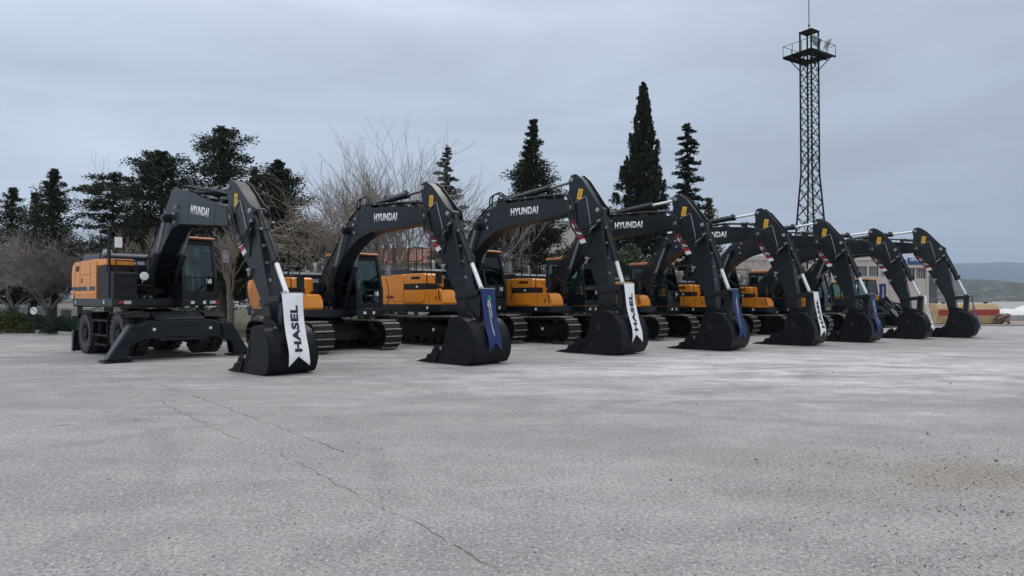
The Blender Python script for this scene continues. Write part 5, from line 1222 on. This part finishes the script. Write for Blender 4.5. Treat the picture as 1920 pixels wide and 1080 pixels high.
# ================================================================== BUILDINGS
def hall():
    Z = 74.0; fx = lambda px, Z_=Z: (px - 960) * Z_ / F_PX; fz = lambda py: CAM_H + (HOR - py) * Z / F_PX
    x0, x1 = fx(1180), fx(1738); zt = fz(480)
    root = empty('factory_hall', ((x0 + x1) / 2, Z, 0), 0, 'long cream concrete factory hall with upper windows behind the row', 'building'); c = (x0 + x1) / 2
    P = lambda a, b_, y0, y1, z0, z1, B: B.bx(a - c, b_ - c, y0, y1, z0, z1)
    ww = []   # window openings
    ws = [(1608, 1626), (1630, 1648), (1652, 1660), (1698, 1716), (1719, 1736)] + [(1560 - 22 * k, 1578 - 22 * k) for k in range(0)]
    zt0, zt1 = fz(519), fz(499)
    b = MB(); xm = fx(1690); dz = fz(519) - fz(523); P(x0, x1, 0, .3, 0, zt0 - dz, b); P(x0, xm, 0, .3, zt0 - dz, zt0, b); P(x0, xm, 0, .3, zt1, zt - .5, b); P(xm, x1, 0, .3, zt1 - dz, fz(497) - .3, b)
    ed = [x0] + [q for a_, b_ in ws for q in (fx(a_), fx(b_))] + [x1]
    for a_, b_ in zip(ed[::2], ed[1::2]):
        if a_ < xm < b_: P(a_, xm, 0, .3, zt0, zt1, b); P(xm, b_, 0, .3, zt0 - dz, zt1 - dz, b)
        else: k_ = dz if a_ > xm else 0; P(a_, b_, 0, .3, zt0 - k_, zt1 - k_, b)
    zr = fz(497); b.bx(x0 - c, xm - c, 20, 20.3, 0, zt - .5); b.bx(xm - c, x1 - c, 20, 20.3, 0, zr - .3); b.bx(xm - c - .3, xm - c, .3, 20, zr - .3, zt - .5); b.bx(x0 - c, x0 - c + .3, .3, 20, 0, zt - .3)
    obj('wall', b.mesh('wall', 'wall_cream'), root)
    b = MB(); P(x0 - .1, xm + .1, -.15, 20.4, zt - .5, zt, b); P(xm + .105, x1 + .1, -.15, 20.4, zr - .3, zr, b); obj('parapet', b.mesh('parapet', 'wall_cream'), root, bevel=.02)
    b = MB(); b.bx(x1 - c + .002, x1 - c + .25, .3, 20, 0, zr - .305)
    for k in range(10): b.bx(x1 - c + .25, x1 - c + .30, .3, 20, .4 + k * .33, .45 + k * .33)
    obj('side_wall', b.mesh('side_wall', 'wall_grey'), root); b = MB(); b.bx(x1 - c + .26, x1 - c + 3.4, 3.5, 12, 0, zr - 1.0); b.mi = 1
    for k in range(3): b.bx(x1 - c + .4 + k * 1.0, x1 - c + 1.2 + k * 1.0, 3.47, 3.5, 1.9, zr - 1.4)
    obj('side_annex', b.mesh('side_annex', ['wall_grey', 'window']), root)
    for k, px in enumerate((1629, 1651, 1690, 1718)):
        pass
    b = MB()
    for px in (1604, 1670, 1693, 1738.5): P(fx(px) - .12, fx(px) + .12, -.12, -.001, 0, (zt - .505 if px < 1690 else zr - .305), b)
    obj('pilaster', b.mesh('pilaster', 'wall_cream'), root)
    for a_, b_ in ws:
        xa, xb = fx(a_) - c, fx(b_) - c; b = MB(); k0 = dz if fx(a_) > xm else 0; za, zb = zt0 - k0, zt1 - k0; b.bx(xa, xb, .16, .18, za, zb); b.mi = 1
        for k in range(1, 4): xx = xa + (xb - xa) * k / 4; b.bx(xx - .025, xx + .025, .12, .158, za, zb)
        for zz_ in (za + .03, zb - .03): b.bx(xa, xb, .12, .157, zz_ - .03, zz_ + .03)
        obj('window', b.mesh('window', ['window', 'wall_cream']), root)
    # blue roof sign with white letters
    r2 = empty('roof_sign', (fx(1725), Z + .6, zr), 0, 'blue roof sign with white letters on the cream hall', 'sign')
    b = MB(); b.bx(-.9, 1.6, 0, .2, .0, .85); obj('sign_board', b.mesh('sign_board', 'sign_blue'), r2, bevel=.01)
    obj('lettering', text_mesh('HYUNDAI', 2.0, .34, 'white', .03), r2, (.3, -.01, .60), SIDE_R)
    b = MB(); b.bx(-2.0, -.92, .3, .45, .0, .70); o_ = obj('pale_board', b.mesh('pale_board', 'barrier'), r2)
hall()
def house(px0, px1, Z, ytop, yeave, wm, rm, label, ridge=True):
    fx = lambda px: (px - 960) * Z / F_PX; fz = lambda py: CAM_H + (HOR - py) * Z / F_PX
    c = (fx(px0) + fx(px1)) / 2; w2 = (fx(px1) - fx(px0)) / 2; root = empty('house', (c, Z, 0), R(-8), label, 'building'); ze, zr = fz(yeave), fz(ytop)
    b = MB(); b.bx(-w2, w2, 0, 8, 0, ze); obj('wall', b.mesh('wall', wm), root, bevel=.02)
    if ridge:
        b = MB(); b.prism([(-.4, ze + .003), (4, zr), (8.4, ze + .003)], -w2 - .3, w2 + .3, 'x'); obj('roof', b.mesh('roof', rm), root)
        b = MB(); b.bx(w2 * .3, w2 * .3 + .6, 3.2, 3.8, zr - .8, zr + .6); obj('chimney', b.mesh('chimney', wm), root)
    else:
        b = MB(); b.bx(-w2 - .1, w2 + .1, -.1, 8.1, ze, zr); obj('roof', b.mesh('roof', rm), root, bevel=.02)
    for k in range(max(2, int(w2 / 1.4))):
        x = -w2 + (k + .5) * 2 * w2 / max(2, int(w2 / 1.4)); b = MB(); b.bx(x - .5, x + .5, -.03, .02, ze - 1.9, ze - .7); b.bx(x - .03, x + .03, -.05, -.031, ze - 1.9, ze - .7); obj('window', b.mesh('window', 'window'), root)
house(690, 875, 62, 458, 494, 'wall_cream', 'tile', 'low house with a red tiled roof behind the leafless trees')
house(1020, 1110, 70, 414, 421, 'wall_cream', 'barrier', 'pale flat roofed house behind the third stick', ridge=False)
house(100, 190, 60, 560, 566, 'wall_cream', 'barrier', 'low pale shed seen through the trees at the left', ridge=False)
house(-60, 60, 64, 556, 562, 'barrier', 'barrier', 'low grey shed at the far left behind the fence', ridge=False)
# ================================================================== TANK, BARRIER, HEAP
def tank():
    Z = 44.0; fx = lambda px: (px - 960) * Z / F_PX
    root = empty('steel_tank', (fx(1797), Z, 0), R(4), 'cream steel tank with a red band lying beyond the rightmost bucket', 'tank')
    L2 = 2.08; prof = [(-.75, .02), (-.80, .30), (-.92, .55), (-.92, .95), (-.70, 1.32), (.70, 1.32), (.92, .95), (.92, .55), (.80, .30), (.75, .02)]
    b = MB(); b.prism(prof, -L2, L2, 'x')
    n0 = len(b.f)
    obj('tank_body', b.mesh('tank_body', 'cream_tank'), root, bevel=.05)
    b = MB(); b.prism([(-.928, .56), (-.928, .94), (-.90, .96), (-.90, .54)], -L2 + .02, L2 - .02, 'x'); b.prism([(-.90, .56), (-.90, .94), (.90, .94), (.90, .56)], L2 - .01, L2 + .012, 'x'); obj('red_band', b.mesh('red_band', 'red_tank'), root)
    b = MB()
    for x in (-1.2, 1.7): b.lathe([(.001, 0), (.12, 0), (.12, .10), (.001, .12)], 12, ax='z', c=(x, -.2, 1.32))
    b.tube([(-1.9, -.5, 1.32), (-1.9, -.5, 1.42), (1.9, -.5, 1.42), (1.9, -.5, 1.32)], .02, 5); obj('filler_cap', b.mesh('filler_cap', 'grille'), root)
    r = random.Random(5); b = MB()
    for k in range(26):
        x = L2 + r.uniform(-.2, .45); b.box((x, -.95 + r.uniform(-.2, .3), r.uniform(.05, .6)), (r.uniform(.1, .3), r.uniform(.05, .25), r.uniform(.08, .3)), (r.random(), r.random(), r.random()))
    o_ = obj('scrap_pile', b.mesh('scrap_pile', 'scrap'), None, (fx(1797), Z, 0)); tag(o_, 'rusty scrap heaped at the right end of the steel tank', 'scrap', kind='stuff')
tank()
def barrier():
    Z = 50.0; fx = lambda px: (px - 960) * Z / F_PX; x0 = fx(1862)
    root = empty('low_barrier', (x0, Z, 0), 0, 'low grey panel barrier along the dirt at the right edge', 'barrier'); b = MB()
    for k in range(9):
        b = MB(); b.bx(k * .93, k * .93 + .915, 0, .06, 0, .42); obj('panel', b.mesh('panel', 'barrier'), root, bevel=.006)
        b = MB(); b.bx(k * .93 + .915, k * .93 + .93, -.02, .08, 0, .46); obj('post', b.mesh('post', 'galv'), root)
    n, m_ = 60, 8; r = random.Random(2); vs = []
    for i in range(n + 1):
        for j in range(m_ + 1):
            t = j / m_; h = (.95 + .16 * math.sin(i * .33) + .10 * math.sin(i * .9 + 1)) * math.sin(math.pi * t) ** .6; vs.append((fx(1850) + i * .25, Z + 1.0 + t * 4, h + r.gauss(0, .02)))
    b = MB(); b.add(vs, [(i * (m_ + 1) + j, (i + 1) * (m_ + 1) + j, (i + 1) * (m_ + 1) + j + 1, i * (m_ + 1) + j + 1) for i in range(n) for j in range(m_)])
    tag(obj('covered_heap', b.mesh('covered_heap', 'tarp_white', smooth=60)), 'long heap under white sheeting behind the low barrier', 'heap')
barrier()
r_ = empty('small_canopy', at(1925, 75), 0, 'small pale roofed canopy at the right edge of the picture', 'canopy')
b = MB(); b.prism([(-1.2, .0), (1.2, .0), (0, .45)], -1, 1); obj('roof', b.mesh('roof', 'white'), r_, (0, 0, .15))
b = MB()
for x in (-1, 1):
    for y in (-.8, .8): b.box((x, y, .07), (.1, .1, .14))
obj('post', b.mesh('post', 'galv'), r_)
# ================================================================== WHEEL LOADERS
def loader(px, Z, phi, label, s=1.0, lettered=True):
    X = (px - 960) * Z / F_PX; root = empty('wheel_loader', (X, Z, 0), phi - math.pi / 2, label, 'wheel loader', 'wheel loaders behind the row', s)
    b = MB(); b.prism([(-2.6, .8), (-.2, .7), (-.2, 1.5), (-2.6, 1.6)], -.55, .55); b.prism([(.2, .6), (1.7, .6), (1.7, 1.3), (1.1, 1.7), (.2, 1.5)], -.45, .45); obj('frame', b.mesh('frame', 'black'), root, bevel=.03)
    b = MB(); b.prism([(-3.0, 1.0), (-.95, 1.0), (-.95, 2.0), (-2.4, 1.95), (-3.0, 1.6)], -.62, .62); obj('engine_cover', b.mesh('engine_cover', 'orange'), root, bevel=.06)
    b = MB(); b.bx(-3.03, -3.0, -.45, .45, 1.05, 1.5); obj('grille', b.mesh('grille', 'grille'), root)
    b = MB()
    for y in (-.62, .62):
        for x0, x1 in ((-.95, -.90), (.62, .42), (-.2, -.2)): b.tube([(x0, y, 1.5), (x1, y, 2.95)], .045, 4)
    b.bx(-.95, .62, -.66, .66, 1.4, 1.6); b.bx(-.95, .62, -.66, -.6, 1.6, 1.9); b.bx(-.95, .62, .6, .66, 1.6, 1.9); b.bx(-.95, .45, -.66, .66, 2.92, 2.99)
    cab = obj('cab', b.mesh('cab', 'black'), root, bevel=.01)
    b = MB(); b.prism([(-1.05, 2.995), (.60, 2.995), (.52, 3.10), (-1.0, 3.12)], -.74, .74); obj('cab_roof', b.mesh('cab_roof', 'orange_roof'), cab, bevel=.03)
    for nm, pts in (('windscreen', [(.60, -.58, 1.62), (.60, .58, 1.62), (.43, .58, 2.9), (.43, -.58, 2.9)]), ('side_window', [(-.88, -.64, 1.9), (.55, -.64, 1.9), (.42, -.64, 2.9), (-.86, -.64, 2.9)]), ('side_window', [(-.88, .64, 1.9), (.55, .64, 1.9), (.42, .64, 2.9), (-.86, .64, 2.9)])): obj(nm, pane(pts), cab)
    b = MB(); b.bx(-.5, 0, -.25, .25, 1.6, 1.95); b.box((-.52, 0, 2.2), (.1, .46, .6)); obj('seat', b.mesh('seat', 'seat'), cab, bevel=.03)
    b = MB()
    for sg in (-1, 1):
        b.prism([(.55, 1.35), (.75, 1.68), (1.5, 1.62), (2.4, .78), (2.80, .30), (2.60, .16), (2.1, .36), (1.35, 1.08)], min(sg * .42, sg * .52), max(sg * .42, sg * .52))
    b.bx(2.0, 2.25, -.42, .42, .45, .65); arm = obj('lift_arm', b.mesh('lift_arm', 'black'), root, bevel=.015)
    if lettered: obj('lettering', text_mesh('HYUNDAI', 1.15, .22, 'white', .03), arm, (1.93, -.535, .98), (R(90), R(44), 0)); obj('lettering', text_mesh('HL', .3, .12, 'white', .02), arm, (1.5, -.535, 1.12), (R(90), R(44), 0))
    b = MB(); b.prism([(1.0, 1.5), (1.25, 1.95), (1.40, 1.9), (1.9, 1.2), (1.75, 1.1), (1.3, 1.55)], -.10, .10); b.tube([(.4, 0, 1.55), (1.3, 0, 1.85)], .07, 10); obj('tilt_linkage', b.mesh('tilt_linkage', 'black'), root, bevel=.02); b = MB(); b.prism([(.62, 1.45), (.95, 1.45), (.95, 1.95), (.70, 2.0)], -.14, .14); obj('link_tower', b.mesh('link_tower', 'orange'), root, bevel=.02)
    b = MB(); prof = [(2.55, .72), (2.5, .3), (2.62, .08), (2.9, .03), (3.6, .03), (3.6, .07), (2.95, .09), (2.70, .16), (2.60, .34), (2.68, .92), (2.60, .95)]
    b.prism(prof, -1.2, 1.2)
    for sg in (-1, 1): b.prism([(2.6, .92), (2.52, .3), (2.64, .06), (3.5, .035), (3.3, .35)], min(sg * 1.2, sg * 1.225), max(sg * 1.2, sg * 1.225))
    obj('bucket', b.mesh('bucket', 'bucket'), root, bevel=.01)
    ty, rm = cm('wheels', wheel_meshes)
    for x in (-1.5, 1.25):
        for y in (-.92, .92): t_ = obj('wheel', ty, root, (x, y, .68), (0, .3 * x, math.pi if y > 0 else 0), scale=(1.26, 1.4, 1.26)); obj('rim', rm, t_)
        b = MB(); b.cyl((x, -.9, .68), (x, .9, .68), .12, 10); obj('axle', b.mesh('axle', 'chassis'), root)
        for y in (-.92, .92):
            b = MB(); b.tube(smooth_path([(x - .78, y, 1.05), (x - .5, y, 1.45), (x + .5, y, 1.45), (x + .78, y, 1.05)], 3), .05, 4); b.prism([(x - .75, 1.1), (x - .5, 1.44), (x + .5, 1.44), (x + .75, 1.1), (x + .72, 1.1), (x + .48, 1.40), (x - .48, 1.40), (x - .72, 1.1)], y - .22, y + .22); obj('fender', b.mesh('wing', 'black'), root)
    return root
loader(1622, 42, R(38), 'wheel loader with an orange roofed cab between the sixth and seventh sticks', .93)
loader(1574, 40, R(40), 'wheel loader mostly hidden behind the stick of the sixth excavator', .85)
# small banners on the loader cabs
def flat_banner(loc, th, kind, label, wd, ht, seed):
    root = empty('banner', loc, th, label, 'banner', 'banners on the loader cabs'); vs = []; n, m_ = 14, 6
    for i in range(n + 1):
        for j in range(m_ + 1):
            y = -wd / 2 + wd * j / m_; z = -(ht - .12 * (1 - abs(j - m_ / 2) / (m_ / 2))) * i / n; vs.append((.03 * math.sin(y * 14 + i * .5 + seed), y, z))
    obj('cloth', MB().add(vs, [(i * (m_ + 1) + j, i * (m_ + 1) + j + 1, (i + 1) * (m_ + 1) + j + 1, (i + 1) * (m_ + 1) + j) for i in range(n) for j in range(m_)]).mesh('cloth', 'cloth_white' if kind == 'w' else 'cloth_blue', smooth=80), root, solid=.004)
    if kind == 'w': obj('lettering', text_mesh('HASEL', .75, .16, 'ink', .03), root, (.045, 0, -.55), Matrix(((0, 0, 1), (0, -1, 0), (1, 0, 0))).to_euler())
    else: obj('lettering', text_mesh('HD HYUNDAI', .7, .10, 'white', .02), root, (.045, 0, -.55), Matrix(((0, 0, 1), (0, 1, 0), (-1, 0, 0))).to_euler())
flat_banner(at(1606, 40.2, 2.45), R(50) - math.pi / 2, 'w', 'small white banner left of the orange roofed loader cab', .42, 1.15, 1)
flat_banner(at(1655, 41.0, 2.55), R(0) - math.pi / 2, 'b', 'small blue banner on the right side of the loader cab', .42, 1.0, 2)
# ================================================================== HAZE
def haze():
    m = bpy.data.materials.new('haze_air'); m.use_nodes = True; t = m.node_tree; t.nodes.clear()
    o_ = t.nodes.new('ShaderNodeOutputMaterial'); v = t.nodes.new('ShaderNodeVolumePrincipled'); v.inputs['Density'].default_value = HAZE_D
    v.inputs['Color'].default_value = (0.62, 0.78, 1.0, 1); v.inputs['Anisotropy'].default_value = 0.0; t.links.new(v.outputs[0], o_.inputs['Volume'])
    b = MB().bx(-9500, 9500, -80, 9000, -2, 620); me = b.mesh('haze', 'hose', smooth=0); me.materials.clear(); me.materials.append(m)
    tag(obj('haze', me), 'thin pale blue air over the whole yard and the hills', 'haze', kind='stuff')
HAZE_D = 0.00014
haze()
